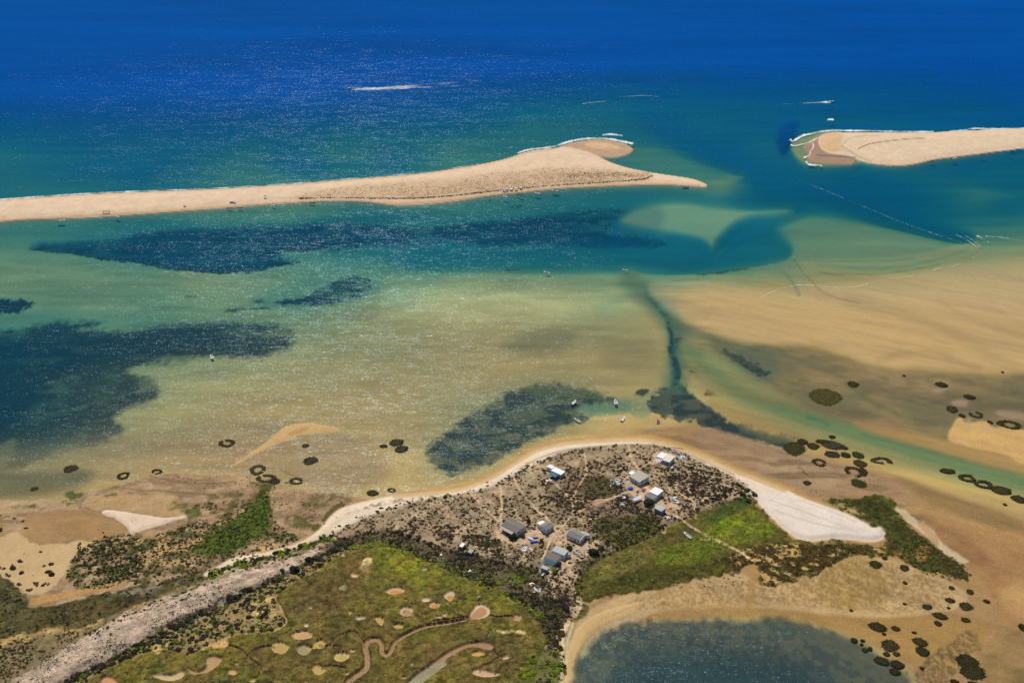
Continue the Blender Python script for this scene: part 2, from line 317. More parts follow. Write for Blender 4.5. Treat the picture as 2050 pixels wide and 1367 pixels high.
# sandy flats in the east
paint(pts('1290,570 1330,556 1420,560 1520,580 1640,570 1760,560 1850,545 1950,520 2060,515 2400,520 2400,745 2060,743 1930,745 1870,735 1800,735 1740,728 1700,706 1640,690 1560,688 1500,686 1440,668 1380,645 1330,615'), S(204, 166, 110), f=10, warp=3, k=.85, mot=.1)
paint(pts('1600,590 1720,585 1900,560 2060,540 2400,540 2400,640 2060,640 1900,620 1750,615'), S(200, 166, 118), f=20, k=.6)
for pl_, w_, k_ in (('1590,515 1610,545 1650,590 1720,605', 3, .35), ('1585,518 1700,522 1830,515', 3, .3), ('1640,545 1760,550 1880,528', 4, .3), ('1700,600 1850,640 1950,690 2050,745', 26, .16), ('1760,720 1840,700 1960,735', 14, .2), ('1880,600 1960,650 2050,670', 10, .12)):
    line(pl_, w_, S(96, 92, 60), f=w_ * .8 + 2, k=k_, warp=3)
for pl_ in ('1540,520 1585,555 1600,590', '1660,505 1800,510 1900,490', '1640,530 1750,538 1850,528 1940,500'):
    line(pl_, 5, None, f=6, z=-2.2, k=.5, warp=2)
paint(pts('1690,840 1780,850 1870,880 1960,880 2060,910 2400,960 2400,1030 2060,955 1960,928 1860,900 1760,872'), S(178, 138, 82), f=8, warp=4, k=.8, z=-.05)
paint(pts('1895,885 1905,850 1925,830 1935,850 1975,838 1985,858 2010,855 2060,862 2400,900 2400,980 2060,938 2000,905 1950,895'), S(206, 166, 106), f=4, warp=5, k=.85, z=.08, cls=FLAT, mot=.3)
for b in ('1932,835 1945,835 1946,858 1933,860', '1973,850 1985,850 1984,870 1974,868', '1905,800 1940,798 1935,815 1905,812', '1990,818 2060,825 2060,842 2000,835', '1880,776 1900,778 1880,786 1862,782'):
    paint(pts(b), S(190, 156, 118), f=5, k=.6)

paint([(x, y + (5 if y > 300 else 0)) for x, y in pts(RIGHT)], None, f=7, z=-1.6, k=.9)
paint([(x, y + 4) for x, y in pts(SPIT)], None, f=6, z=-1.5, k=.85)
# ---- barrier spits out by the open sea
land(pts('1105,297 1150,281 1190,276 1230,279 1262,289 1273,300 1258,311 1228,318 1195,314 1160,304'), .08, 10, f=3, base=.02, col=S(196, 160, 128), warp=2)
land(pts('1165,287 1200,284 1235,291 1245,298 1205,299 1178,296'), .35, 6, f=2, base=.05, col=S(222, 184, 140), cls=SANDBANK)
land(pts(SPIT), 2.2, 16, f=1.4, base=.05, cls=SANDBANK, col=S(232, 202, 168), mot=.25)
line([(x, y + 1.6) for x, y in pts('-400,408 0,400 100,393 300,383 500,374 640,364 800,351 900,339 1000,321 1050,304 1110,296')], 5, S(206, 168, 132), f=4, k=.6)
line([(x, y - 1.0) for x, y in pts('0,444 80,438 300,427 500,411 700,401 780,410 870,407 1000,389 1150,375 1300,369 1400,374')], 5, S(196, 152, 106), f=4, k=.75)
paint(pts('570,398 620,384 700,372 800,366 900,358 1000,345 1100,336 1200,338 1290,343 1309,352 1290,360 1200,366 1100,372 1000,383 900,393 840,398 760,397 680,396'), S(196, 160, 118), f=8, warp=4, k=.5, mot=.7)
paint(pts('790,384 900,370 1000,356 1100,346 1200,345 1290,347 1300,353 1200,363 1100,369 1000,379 900,389 840,395 790,394'), S(150, 120, 80), f=6, warp=5, k=.5, pat=fleck)
i_, d_, t_ = ldist(pts('560,398 680,396 790,398 850,397 920,391 1000,381 1100,372 1200,366 1290,360 1309,352'), 12)
Z[i_] += 0.9 * sstep(1.5, -1.5, d_ - 2.0) * 0
land(pts('1604,296 1622,280 1650,262 1700,262 1720,330 1680,330 1640,328 1612,322 1622,305'), .05, 8, f=3, base=.01, col=S(170, 138, 112), warp=2)
land(pts(RIGHT), 1.8, 14, f=1.4, base=.05, cls=SANDBANK, col=S(230, 202, 168), mot=.2)
paint(pts('1640,272 1665,266 1690,268 1682,285 1690,302 1660,306 1642,298'), S(220, 180, 130), f=3, k=.8)
line('1718,298 1740,288 1775,283 1820,278 1850,277', 2, S(120, 92, 62), f=1.5, k=.9, w2=1)
line('1684,292 1700,302 1720,315 1745,325', 3, S(190, 160, 116), f=2, k=.7)
line('1685,294 1695,280 1720,272 1760,272', 2, S(196, 164, 124), f=2, k=.6)
line('1635,311 1680,313 1712,316', 3, S(92, 92, 100), f=2.5, k=.7)
line('1740,329 1775,331 1812,332 1842,327 1872,319 1935,312 2000,304', 4, S(196, 150, 104), f=3, k=.7)
# ---- west flats
streak = sstep(.42, .62, fbm(GX / 18 + .6 * GY / 18, GY / 6, 4, 401))
blot = sstep(.45, .6, fbm(GX / 6, GY / 5, 4, 411))
wetpat = sstep(.35, .65, fbm(GX / 25, GY / 12, 4, 421))
sandy = S(196, 162, 112)
paint(pts('-300,900 0,900 150,870 300,850 480,840 620,850 700,860 760,900 780,960 700,985 560,960 460,950 330,935 160,975 0,1000 -300,1010'), S(150, 124, 86), f=26, k=.55)
paint(pts('-300,950 0,945 120,935 200,940 160,980 0,1000 -300,1010'), S(84, 86, 58), f=16, k=.7)
FLATW = '-300,1010 0,1003 60,1001 110,1001 150,1003 185,985 240,968 300,950 360,945 430,950 480,948 520,955 560,978 600,985 650,990 700,992 745,1000 700,1025 640,1062 560,1100 400,1150 0,1300 -300,1380'
land(pts(FLATW), .22, 16, f=3, base=.03, cls=FLAT, col=S(176, 144, 104), warp=5, mot=.5)
paint(pts(FLATW), S(140, 112, 84), f=4, k=.7, pat=streak); paint(pts(FLATW), S(126, 104, 80), f=4, k=.6, pat=sstep(.5, .6, fbm(GX / 3, GY / 2.6, 4, 415)) * sstep(.4, .6, N_big)); paint(pts(FLATW), S(196, 168, 130), f=4, k=.5, pat=sstep(.54, .66, fbm(GX / 5 + 9, GY / 3, 4, 417)))
paint(pts('330,950 430,950 520,955 600,985 745,1000 640,1055 560,1020 480,1000 380,1000'), S(150, 122, 90), f=14, k=.5, pat=blot)
paint(pts('230,930 330,905 430,885 560,880 640,880 560,920 480,950 360,950 280,960'), S(168, 132, 88), f=18, k=.6, pat=wetpat, z=-.05)
paint(pts('560,978 640,985 720,995 680,1020 620,1030 580,1010'), S(160, 130, 98), f=8, k=.6, mot=.6)
paint(pts('165,1000 200,985 300,990 352,996 375,1020 345,1034 300,1032 250,1020 200,1022 165,1012'), S(192, 158, 108), f=5, warp=9, edge=5, k=.85, mot=.3, pat=.7 + .3 * streak)
paint(pts('0,1000 100,1000 150,1005 160,1020 60,1028 -300,1030 -300,1010'), S(196, 166, 124), f=5, k=.6, mot=.5)
paint(pts('45,1055 60,1030 130,1017 190,1028 240,1042 262,1066 230,1076 200,1080 150,1085 80,1092 42,1082'), S(170, 132, 84), f=4, warp=9, edge=5, k=.9, mot=.2, pat=.75 + .25 * streak)
paint(pts('-300,1110 0,1080 40,1058 43,1078 78,1092 150,1086 205,1078 175,1100 140,1130 125,1160 100,1186 70,1192 40,1180 0,1150 -300,1160'), S(206, 174, 124), f=3, warp=9, edge=5, k=.92, mot=.2, z=.3)
land(pts('200,1027 210,1020 240,1023 290,1031 310,1034 330,1037 360,1034 402,1024 380,1034 345,1043 310,1055 282,1062 263,1073 258,1060 245,1046 225,1037'), .5, 6, f=1.5, base=.2, cls=BEACH, col=S(232, 206, 176), mot=.12)
for b in ('165,1012 158,1000 170,985', ):
    line('175,985 165,1000 158,1012 170,1028 190,1032 230,1038', 3, S(140, 118, 92), f=2, k=.8)
# sand spit in the shallows
land(pts('460,936 480,920 510,900 540,880 560,860 585,848 620,846 650,852 680,856 676,863 640,866 600,871 565,884 530,900 500,915 470,932'), .25, 8, f=2.5, base=.02, cls=FLAT, col=S(206, 168, 112), warp=2, mot=.15)
paint(pts('575,868 600,857 625,856 605,866 580,873'), S(176, 140, 90), f=2, k=.7)
paint(pts('590,930 640,880 700,872 780,930 740,985 650,985 600,960'), S(168, 140, 100), f=24, z=-.1, k=.45)
# green scrubby flats
gap = sstep(.38, .56, fbm(GX / 4.5, GY / 5.5, 4, 431))
G1 = '132,1165 140,1120 170,1095 200,1075 230,1072 270,1070 300,1075 340,1060 380,1048 430,1030 385,1010 440,1003 500,1000 520,985 545,972 535,1000 548,1040 575,1060 600,1078 560,1097 500,1105 450,1122 400,1147 340,1165 290,1178 262,1155 230,1175 170,1180'
paint(pts(G1), None, f=6, z=.35); paint(pts(G1), S(88, 82, 46), f=3, warp=6, edge=8, k=.85, pat=gap, mot=.8, cls=MARSH)
paint(pts('215,1080 300,1078 380,1060 420,1075 400,1110 330,1140 280,1140 230,1110'), S(196, 158, 98), f=10, k=.6, pat=1 - gap)
paint(pts('372,1105 420,1072 470,1042 505,1010 525,985 545,1005 535,1042 552,1060 500,1085 460,1108 420,1115'), S(76, 92, 22), f=5, warp=6, edge=6, k=.9, mot=.8)
paint(pts('365,1025 400,1010 410,1030 385,1042'), S(72, 88, 26), f=3, warp=4, edge=6, k=.85)
paint(pts('500,1000 520,978 545,965 600,960 560,985 540,1000'), S(70, 80, 34), f=3, warp=4, edge=5, k=.7, pat=blot)
for b in ('130,985 165,980 170,995 140,1000 128,995', '205,990 235,985 238,994 215,997', '60,1010 75,1008 72,1018 55,1018', '640,1040 660,1015 690,1005 680,1030 650,1050', '620,1052 640,1045 650,1060 630,1068'):
    paint(pts(b), S(72, 78, 30), f=3, warp=4, edge=5, k=.85, mot=.8)
for b_, k_ in (('500,962 560,958 575,975 540,990 510,985', .8), ('415,985 480,978 500,990 450,1000 410,998', .7), ('600,1000 650,985 700,985 720,1000 660,1010 610,1020', .6), ('110,1000 150,990 165,1002 130,1010', .7), ('0,1015 60,1008 110,1015 60,1024', .5), ('330,1012 380,1005 400,1016 360,1024', .7), ('560,1040 620,1030 640,1045 590,1062', .8), ('-200,1020 0,1035 15,1060 0,1080 -200,1090', .8)):
    paint(pts(b_), S(80, 86, 34), f=4, warp=8, edge=10, k=k_, pat=.3 + .7 * blot, mot=.8)
for pl_ in ('505,935 498,965 512,990 500,1012', '440,985 470,1000 500,1005', '640,985 620,1005 600,1020', '300,950 340,965 420,970 470,965', '230,975 330,985 430,990', '560,940 600,960 660,975', '700,990 650,1005 610,1030'):
    line(pl_, 3, S(118, 98, 74), f=3, k=.7, warp=5)
line('66,1206 110,1197 150,1186 200,1181 232,1170 257,1150 272,1136', 15, S(190, 146, 88), f=2.5, k=.95, w2=4, warp=2)
G2 = '-300,1150 0,1148 40,1180 62,1200 60,1222 100,1213 150,1202 215,1187 300,1168 345,1166 400,1147 460,1120 500,1108 540,1118 470,1142 420,1157 330,1192 250,1228 150,1264 60,1282 -300,1330'
paint(pts(G2), S(74, 72, 38), z=.6, f=3, warp=4, edge=6, k=.92, mot=.9, cls=MARSH)
paint(pts('60,1230 150,1215 260,1200 330,1180 300,1200 200,1235 80,1265'), S(86, 68, 36), f=12, k=.55)
paint(pts('210,1190 300,1172 360,1165 420,1140 400,1155 300,1190 220,1215'), S(152, 140, 122), f=5, k=.5, pat=1 - gap)
paint(pts('-300,1300 0,1260 60,1250 165,1240 330,1190 300,1250 60,1360 0,1420 -300,1560'), None, f=8, z=.6); paint(pts('-300,1330 0,1283 60,1268 130,1258 165,1262 60,1322 0,1362 -300,1450'), S(194, 158, 98), f=4, warp=5, edge=5, k=.9, mot=.7, cls=DUNE)
# flats north-east of the beach
FLATE = '1240,878 1300,860 1345,853 1400,850 1480,872 1540,890 1600,904 1650,918 1700,930 1760,942 1810,960 1900,990 2060,1040 2400,1120 2400,1560 1900,1450 1820,1330 1720,1275 1640,1245 1560,1228 1440,1228 1300,1240 1200,1262 1150,1300 1140,1240 1180,1200 1300,1150 1500,1060 1520,985 1450,930 1330,884'
land(pts(FLATE), .1, 20, f=8, base=-.02, cls=FLAT, col=S(168, 134, 88), warp=4, mot=.4)
paint(pts('1400,850 1480,872 1560,893 1650,920 1760,945 1830,985 1830,1010 1790,1005 1740,990 1640,998 1600,985 1500,945 1380,895'), S(164, 134, 100), f=8, k=.7, mot=.4)
paint(pts('1300,875 1400,860 1560,905 1700,940 1800,980 1860,1040 1980,1100 2040,1200 1960,1150 1800,1010 1640,990 1500,940 1380,892'), S(122, 96, 72), f=10, k=.6, pat=streak)
paint(pts('1500,940 1560,905 1640,925 1690,960 1640,985 1580,965'), S(176, 150, 118), f=10, k=.5, pat=1 - streak)
paint(pts('1780,945 1860,975 1960,1010 2060,1050 2060,1080 1940,1040 1830,990'), S(128, 108, 66), f=8, k=.6)
paint(pts('1830,1010 1900,1040 2000,1060 2400,1120 2400,1300 2060,1290 2000,1240 1960,1160 1900,1100'), S(172, 130, 82), f=14, k=.75)
paint(pts('1850,1045 1920,1060 1990,1120 2030,1190 2040,1260 1990,1200 1930,1120'), S(142, 98, 66), f=10, k=.5, warp=6, pat=wetpat)
paint(pts('1990,1190 2060,1150 2400,1150 2400,1240 2060,1240 2010,1230'), S(190, 152, 100), f=10, k=.6)
paint(pts('1960,1290 2060,1240 2400,1240 2400,1500 2060,1500 1960,1400'), S(112, 94, 56), f=20, k=.75, pat=.4 + .6 * wetpat)
# beach strip and the bar of white sand
land([(x, y - (8 if 800 < x < 1650 and y < 1010 else 0)) for x, y in pts(BEACHP)], .1, 8, f=5, base=.01, col=S(196, 156, 94), mot=.2)
land(pts(BEACHP), 1.0, 14, f=1.8, base=.05, cls=BEACH, col=S(236, 214, 184), mot=.15)
line([(x, y + 3) for x, y in pts('790,990 830,986 880,983 930,975 970,960 1000,944 1030,924 1060,905 1090,893 1130,884 1180,880 1230,877 1290,877 1330,884 1370,897 1420,917 1470,940 1520,958 1570,978')], 9, S(204, 166, 108), f=5, k=.75)
paint(pts('1515,985 1570,985 1640,1012 1690,1028 1740,1052 1772,1062 1768,1080 1700,1078 1600,1072 1555,1040 1525,1010'), S(234, 220, 204), f=8, k=.8)
line('440,1135 520,1112 600,1092 650,1066 680,1040', 8, S(222, 190, 150), f=4, k=.5)
paint(pts('500,1106 530,1088 570,1085 560,1097 520,1108'), S(200, 168, 116), f=3, k=.8)
drift = sstep(.5, .62, fbm(GX / 2.2, GY / 2.0, 3, 441))
line('690,1025 760,1008 830,996 900,992', 7, S(120, 100, 74), f=3, k=.7, pat=drift)
line('1040,938 1080,915 1130,900 1200,893 1290,888 1340,896 1400,918 1470,950', 2.2, S(120, 98, 70), f=2, k=.65)
line('1330,905 1380,922 1440,948 1500,972', 3, S(96, 84, 70), f=2, k=.6, pat=drift)
for pl_ in ('1540,1000 1600,1020 1680,1050 1720,1066', '1550,1020 1620,1045 1700,1062', '1600,1000 1660,1022 1715,1045'):
    line(pl_, 2.5, S(190, 170, 150), f=3, k=.5)
# crackled flats round the pond
crack = .4 * sstep(.44, .58, fbm(GX / 2.4 + .3 * GY / 2.4, GY / 3.4, 3, 451)) + .6 * sstep(.4, .56, fbm(GX / 1.1, GY / 1.5, 2, 453))
CRK = '1148,1262 1160,1235 1190,1212 1250,1190 1320,1178 1400,1158 1480,1142 1520,1168 1560,1162 1650,1128 1750,1108 1850,1145 1900,1160 1950,1200 1900,1225 1800,1238 1700,1238 1560,1218 1440,1216 1330,1222 1230,1240 1180,1270 1150,1310'
paint(pts(CRK), S(198, 166, 116), f=5, warp=4, k=.92, mot=.4)
paint(pts('1250,1200 1400,1160 1520,1168 1650,1128 1780,1118 1900,1165 1920,1210 1850,1232 1700,1225 1560,1210 1400,1212 1280,1222'), S(140, 110, 62), f=7, k=.72, pat=crack)
paint(pts('1640,1150 1690,1118 1740,1112 1770,1150 1780,1200 1720,1225 1660,1215 1636,1190'), S(146, 118, 58), f=6, warp=5, k=.7, pat=.45 + .55 * crack)
line('1500,1120 1512,1150 1503,1185 1498,1225', 14, S(178, 140, 76), f=8, k=.7)
paint(pts('1180,1262 1230,1238 1330,1220 1440,1214 1560,1216 1700,1236 1800,1238 1900,1225 2000,1250 1960,1300 1880,1350 1820,1320 1700,1262 1600,1240 1440,1234 1290,1240 1210,1258 1170,1300'), S(168, 130, 72), f=6, warp=4, k=.85, z=-.06, cls=FLAT)
land(pts('1128,1420 1132,1330 1142,1280 1160,1250 1190,1228 1240,1212 1300,1200 1260,1222 1215,1238 1185,1258 1165,1290 1152,1330 1146,1420'), .25, 6, f=3, base=.03, cls=BEACH, col=S(206, 172, 118), mot=.15)
paint(pts('1165,1300 1190,1262 1240,1238 1300,1222 1330,1218 1260,1245 1215,1260 1185,1285 1165,1330'), S(198, 178, 144), f=4, k=.6, pat=.5 + .5 * crack)
POND = '1143,1480 1146,1350 1156,1322 1185,1280 1230,1254 1290,1244 1400,1237 1500,1243 1570,1236 1640,1252 1720,1284 1790,1324 1840,1367 1900,1480'
paint(pts(POND), S(76, 77, 66), f=8, warp=6, edge=8, z=-.6, k=.95, pat=.86 + .14 * fleck, cls=SEABED)
paint(pts('1230,1310 1400,1290 1600,1310 1720,1400 1700,1480 1200,1480'), S(52, 59, 55), f=40, z=-1.0, k=.7)
paint(pts('1560,1236 1640,1248 1720,1284 1790,1326 1830,1360 1780,1380 1700,1310 1620,1270'), S(118, 104, 70), f=12, warp=8, k=.55, pat=fleck)
NET = '1835,1330 1900,1290 1930,1262 1965,1265 1970,1295 1945,1310 1915,1325 1920,1350 1880,1380 1830,1370'
paint(pts(NET), S(88, 78, 54), f=4, warp=5, edge=6, k=.8, pat=crack)
paint(pts('640,1078 600,1096 540,1117 420,1156 330,1191 250,1227 150,1263 60,1281 -60,1328 -300,1420 -300,1600 -60,1440 60,1340 155,1290 260,1240 340,1200 430,1170 530,1136 640,1098'), S(128, 112, 80), f=5, warp=10, edge=8, k=.9, z=.6, mot=.9, cls=DUNE)
# dune ridge running in from the lower left
land(pts(RIDGE), 2.2, 26, f=3, base=.5, cls=DUNE, col=S(198, 174, 148), warp=12, edge=9, mot=.9)
paint(pts(RIDGE), S(150, 130, 108), f=12, k=.5, pat=sstep(.3, .7, fbm(GX / 5, GY / 5, 4, 463)))
line('60,1360 150,1318 260,1268 380,1222 480,1178 600,1135', 5, S(196, 168, 140), f=5, k=.5, warp=5)
# hut dune
land(pts(DUNEP), 1.3, 34, f=2.5, base=.7, cls=DUNE, col=S(178, 154, 120), warp=4, edge=3, mot=.8)
paint(pts(DUNEP), S(120, 102, 76), f=6, k=.65, pat=sstep(.35, .7, fbm(GX / 7, GY / 7, 5, 461, .65)))
paint(pts('1080,960 1160,940 1230,950 1290,1000 1330,1040 1250,1060 1180,1030 1110,1010'), S(112, 92, 72), f=14, k=.6)
paint(pts('1170,957 1215,950 1243,985 1205,1002 1160,992 1150,972'), S(86, 80, 42), f=5, warp=5, k=.9, mot=.8)
paint(pts('1190,1040 1290,1030 1330,1050 1290,1080 1240,1100 1190,1070'), S(78, 72, 38), f=7, warp=6, k=.85, mot=.9)
paint(pts('1170,1115 1250,1098 1300,1077 1330,1062 1290,1110 1220,1150 1170,1190 1150,1190 1160,1150'), S(108, 100, 52), f=6, k=.8, mot=.8)
yard = S(206, 174, 140)
for b in ('990,1075 998,1045 1012,1035 1040,1060 1070,1062 1120,1045 1135,1062 1120,1085 1060,1085 1030,1095', '1240,960 1258,948 1300,972 1325,1000 1352,1008 1372,1034 1345,1036 1310,1018 1285,1008 1262,985', '1300,930 1316,905 1330,900 1360,912 1345,925', '1128,1108 1150,1092 1200,1080 1205,1096 1160,1120 1148,1150 1135,1172 1120,1150 1124,1125',
          '1090,1072 1135,1068 1145,1085 1110,1092'):
    paint(pts(b), yard, f=4, warp=5, k=.8, mot=.3)
PATHC = S(216, 184, 142)
for pl_, w_ in (('1000,965 1003,990 1005,1020 1002,1042', 5), ('1030,955 1036,975 1056,1000 1076,1022 1108,1048', 4.5), ('1170,908 1175,940 1170,955 1152,983 1145,1000 1148,1026', 3.5), ('1145,1000 1122,980 1112,968', 3), ('1146,1003 1190,1002 1232,998', 3),
                ('1086,1122 1094,1098 1104,1074 1124,1055 1150,1026 1190,1010 1232,995 1262,984', 4), ('1330,1020 1362,1036 1392,1060 1440,1084 1478,1102 1504,1118', 4), ('1258,890 1264,915 1279,943', 4), ('1262,945 1284,935 1302,925', 3),
                ('1138,1125 1145,1160 1156,1190 1162,1206', 5), ('1385,1012 1420,992 1448,984', 5), ('940,985 965,1010 985,1030 1000,1045', 3.5), ('1260,985 1290,1000 1325,1018', 5), ('1100,1135 1112,1180 1108,1200', 3), ('1390,1020 1392,1004 1360,985', 3), ('1075,1022 1092,1030 1095,1040', 3)):
    line(pl_, w_, PATHC, f=2.2, k=.88, warp=2.5, mot=.15)
line('1150,1026 1172,1016 1195,1008', 2.2, S(198, 120, 84), f=2, k=.8)
line('1195,1008 1232,995', 2.0, S(206, 128, 92), f=2, k=.6)
# salt marsh, creeks and pans
land(pts(MARSHP), .95, 4, f=2, base=.15, cls=MARSH, col=S(112, 100, 46), warp=4, edge=3, mot=1.0)
mb = sstep(.42, .62, fbm(GX / 20, GY / 24, 5, 471)); mg = sstep(.5, .68, fbm(GX / 14 + 7, GY / 16, 5, 481))
paint(pts(MARSHP), S(100, 82, 46), f=3, k=.5, pat=mb)
paint(pts(MARSHP), S(124, 118, 40), f=3, k=.45, pat=mg)
paint(pts('740,1095 800,1100 880,1135 980,1175 1060,1220 1000,1225 900,1180 840,1165 780,1150 760,1120'), S(126, 128, 36), f=16, k=.8, pat=.5 + .5 * (1 - mb))
paint(pts('560,1215 640,1150 700,1110 740,1120 720,1180 680,1220 620,1240'), S(104, 80, 50), f=16, k=.6)
paint(pts('940,1255 1060,1260 1060,1300 1000,1330 930,1280'), S(92, 82, 46), f=12, k=.5)
SHRUB1 = '70,1420 150,1350 230,1312 300,1272 350,1237 420,1222 470,1197 520,1172 560,1152 602,1132 642,1107 700,1082 722,1094 662,1122 612,1152 572,1177 542,1192 562,1222 574,1250 525,1268 472,1262 424,1284 380,1312 320,1294 262,1317 200,1342 130,1396'
paint(pts(SHRUB1), S(150, 128, 84), f=3, warp=5, edge=3, k=.9, mot=.8, cls=DUNE, z=.9)
paint(pts('495,1200 520,1185 545,1195 545,1222 565,1250 545,1262 520,1255 500,1270 485,1250 510,1230'), S(212, 180, 112), f=3, warp=5, edge=5, k=.8, pat=1 - gap)
paint(pts('405,1285 430,1280 455,1280 460,1292 440,1298 410,1292'), S(206, 166, 106), f=2.5, k=.9); paint(pts('305,1298 325,1290 345,1282 340,1298 310,1310'), S(212, 178, 110), f=3, warp=4, edge=4, k=.8)
for b in ('730,1118 738,1112 745,1122 745,1140 732,1148 718,1138 722,1130', '702,1150 720,1148 716,1158 704,1156', '680,1172 695,1172 692,1180 678,1180'):
    paint(pts(b), S(216, 184, 126), f=2, warp=3, edge=4, k=.85, pat=1 - gap * .6)
paint(pts('990,1262 1002,1258 1010,1264 1030,1258 1050,1262 1052,1270 1030,1266 1008,1268'), S(222, 190, 122), f=2, warp=2, edge=2, k=.9)
mudc = S(176, 138, 98); panrim = S(218, 188, 150); pany = S(190, 162, 92); pano = S(208, 142, 72)
def pool(cx, cy, rx, ry, col, rim=None, z=.1, n=14, s=0, k=1.0):
    r = random.Random(int(cx * 7 + cy))
    rx *= 1.15; ry *= 1.2; poly = [(cx + rx * math.cos(a) * (1 + r.uniform(-.16, .16)), cy + ry * math.sin(a) * (1 + r.uniform(-.16, .16))) for a in [2 * math.pi * q / n for q in range(n)]]
    paint(poly, rim if rim is not None else col, f=1.2, z=z, edge=1.0, cls=FLAT, mot=.1)
    if rim is not None:
        paint([(cx + (x - cx) * .72 + s, cy + (y - cy) * .66 + 1) for x, y in poly], col, f=1.5, mot=.1)
for a in ((791.7, 1181, 16, 6.5, pano, panrim), (870.7, 1209, 10.5, 5.5, pano, panrim), (853, 1198, 8, 4, panrim, None), (813.7, 1221.6, 13, 8, S(176, 146, 104), panrim),
          (722, 1234.7, 9, 3.2, panrim, None), (797, 1251, 10, 5, pany, None), (1035, 1234, 9, 5.5, S(194, 152, 112), None), (878, 1233, 6.5, 1.8, panrim, None), (560, 1294, 16, 10, pany, S(200, 172, 110)),
          (606, 1269, 19, 7.5, S(206, 160, 112), S(206, 170, 124)), (608, 1298, 12, 10, S(166, 150, 108), None), (640, 1287, 11, 8, pany, None), (684, 1312, 14, 8.5, pany, S(206, 184, 122)), (637, 1338, 12.5, 9, pany, None),
          (465.6, 1342.6, 8, 5, S(206, 172, 116), None), (612, 1367, 9, 5, S(206, 172, 116), None), (613, 1249, 4.5, 4, panrim, None), (1012, 1314, 7, 3, panrim, None), (958, 1306, 13, 5, S(204, 164, 92), None), (960, 1192, 4, 1.5, panrim, None)):
    pool(*a)
paint(pts('747,1233 757,1230 768,1234 769,1242 764,1252 758,1248'), pany, f=1.2, z=.1, cls=FLAT, mot=.1)
paint(pts('886,1190 898,1180 909,1180 911,1190 904,1200 900,1203 893,1196'), panrim, f=1.2, z=.1, cls=FLAT, mot=.1); paint(pts('892,1189 909,1189 903,1199 899,1200'), pano, f=1.2, mot=.05)
paint(pts('610,1294 625,1292 634,1286 640,1294 622,1298'), pany, f=1.5, z=.1, cls=FLAT)
paint(pts('934,1238 944,1222 950,1210 960,1206 972,1208 983,1218 980,1228 968,1236 950,1238'), panrim, f=1.2, z=.1, cls=FLAT, mot=.1); paint(pts('936,1237 950,1220 962,1210 973,1214 975,1226 962,1234 948,1236'), S(184, 140, 98), f=2, mot=.1)
paint(pts('944,1341 958,1334 966,1338 985,1342 1009,1347 985,1353 962,1353 948,1348'), S(210, 172, 132), f=1.5, z=.12, cls=FLAT, mot=.3)
paint(pts('200,1352 222,1350 236,1362 250,1372 230,1385 205,1372'), S(204, 150, 98), f=2, z=.12, cls=FLAT, mot=.2)
paint(pts('345,1350 362,1338 372,1345 360,1358 335,1362 300,1350 320,1345'), S(206, 178, 132), f=2, z=.12, cls=FLAT, mot=.2)
paint(pts('410,1318 418,1310 432,1310 448,1316 438,1328 424,1340 405,1346 385,1348 376,1340 374,1333 385,1340 400,1342 416,1332'), S(182, 152, 108), f=1.5, z=.08, cls=FLAT, mot=.15)
paint(pts('405,1367 450,1360 480,1368 540,1360 560,1375 540,1420 420,1420'), S(170, 164, 112), f=2.5, z=-.15, cls=SEABED)
paint(pts('500,1356 512,1352 512,1362 500,1364'), pany, f=1.5, z=.1, cls=FLAT)
rm = random.Random(5)
mpoly = pts(MARSHP)
def in_marsh(x, y):
    ok = False
    for (x0, y0), (x1, y1) in zip(mpoly, mpoly[1:] + mpoly[:1]):
        if (y0 > y) != (y1 > y) and x < x0 + (y - y0) * (x1 - x0) / (y1 - y0): ok = not ok
    return ok
for k in range(46):
    x, y = rm.uniform(120, 1060), rm.uniform(1110, 1367)
    if in_marsh(x, y): pool(x, y, rm.uniform(2, 6), rm.uniform(1.2, 3), rm.choice([S(196, 166, 110), S(186, 150, 104), S(206, 178, 132), S(150, 130, 92)]), None, .25)
for k in range(34):
    x, y = rm.uniform(140, 1060), rm.uniform(1130, 1367); th = rm.uniform(0, 6.28); p_ = []
    for q_ in range(rm.randint(3, 6)):
        if not in_marsh(x, y): break
        p_.append((x, y)); th += rm.uniform(-1, 1); st_ = rm.uniform(10, 20); x += math.cos(th) * st_; y += math.sin(th) * st_ * .6
    if len(p_) > 2:
        line(p_, 3.6, S(66, 58, 34), f=1.6, k=.7); line(p_, rm.uniform(.6, 1.6), S(150, 124, 86), f=1.2, k=.7, z=.2)  # wider dark line paints the shade of the banks beside each side creek
creek = S(168, 134, 94); bank_shade = S(70, 60, 36)  # second tone: shadow of the creek banks, painted into the ground colour
cr = ('938,1236 916,1243 882,1248 850,1252 826,1262 802,1275 788,1286 784,1300 776,1310 763,1306 765,1288 756,1278 740,1279 729,1291 736,1312 735,1335 720,1346 698,1360 690,1385', 6, 14)
line(cr[0], cr[1] + 5, bank_shade, f=2, k=.8, w2=cr[2] + 6); line(cr[0], cr[1], creek, f=1.5, z=.04, w2=cr[2], cls=FLAT, mot=.1)
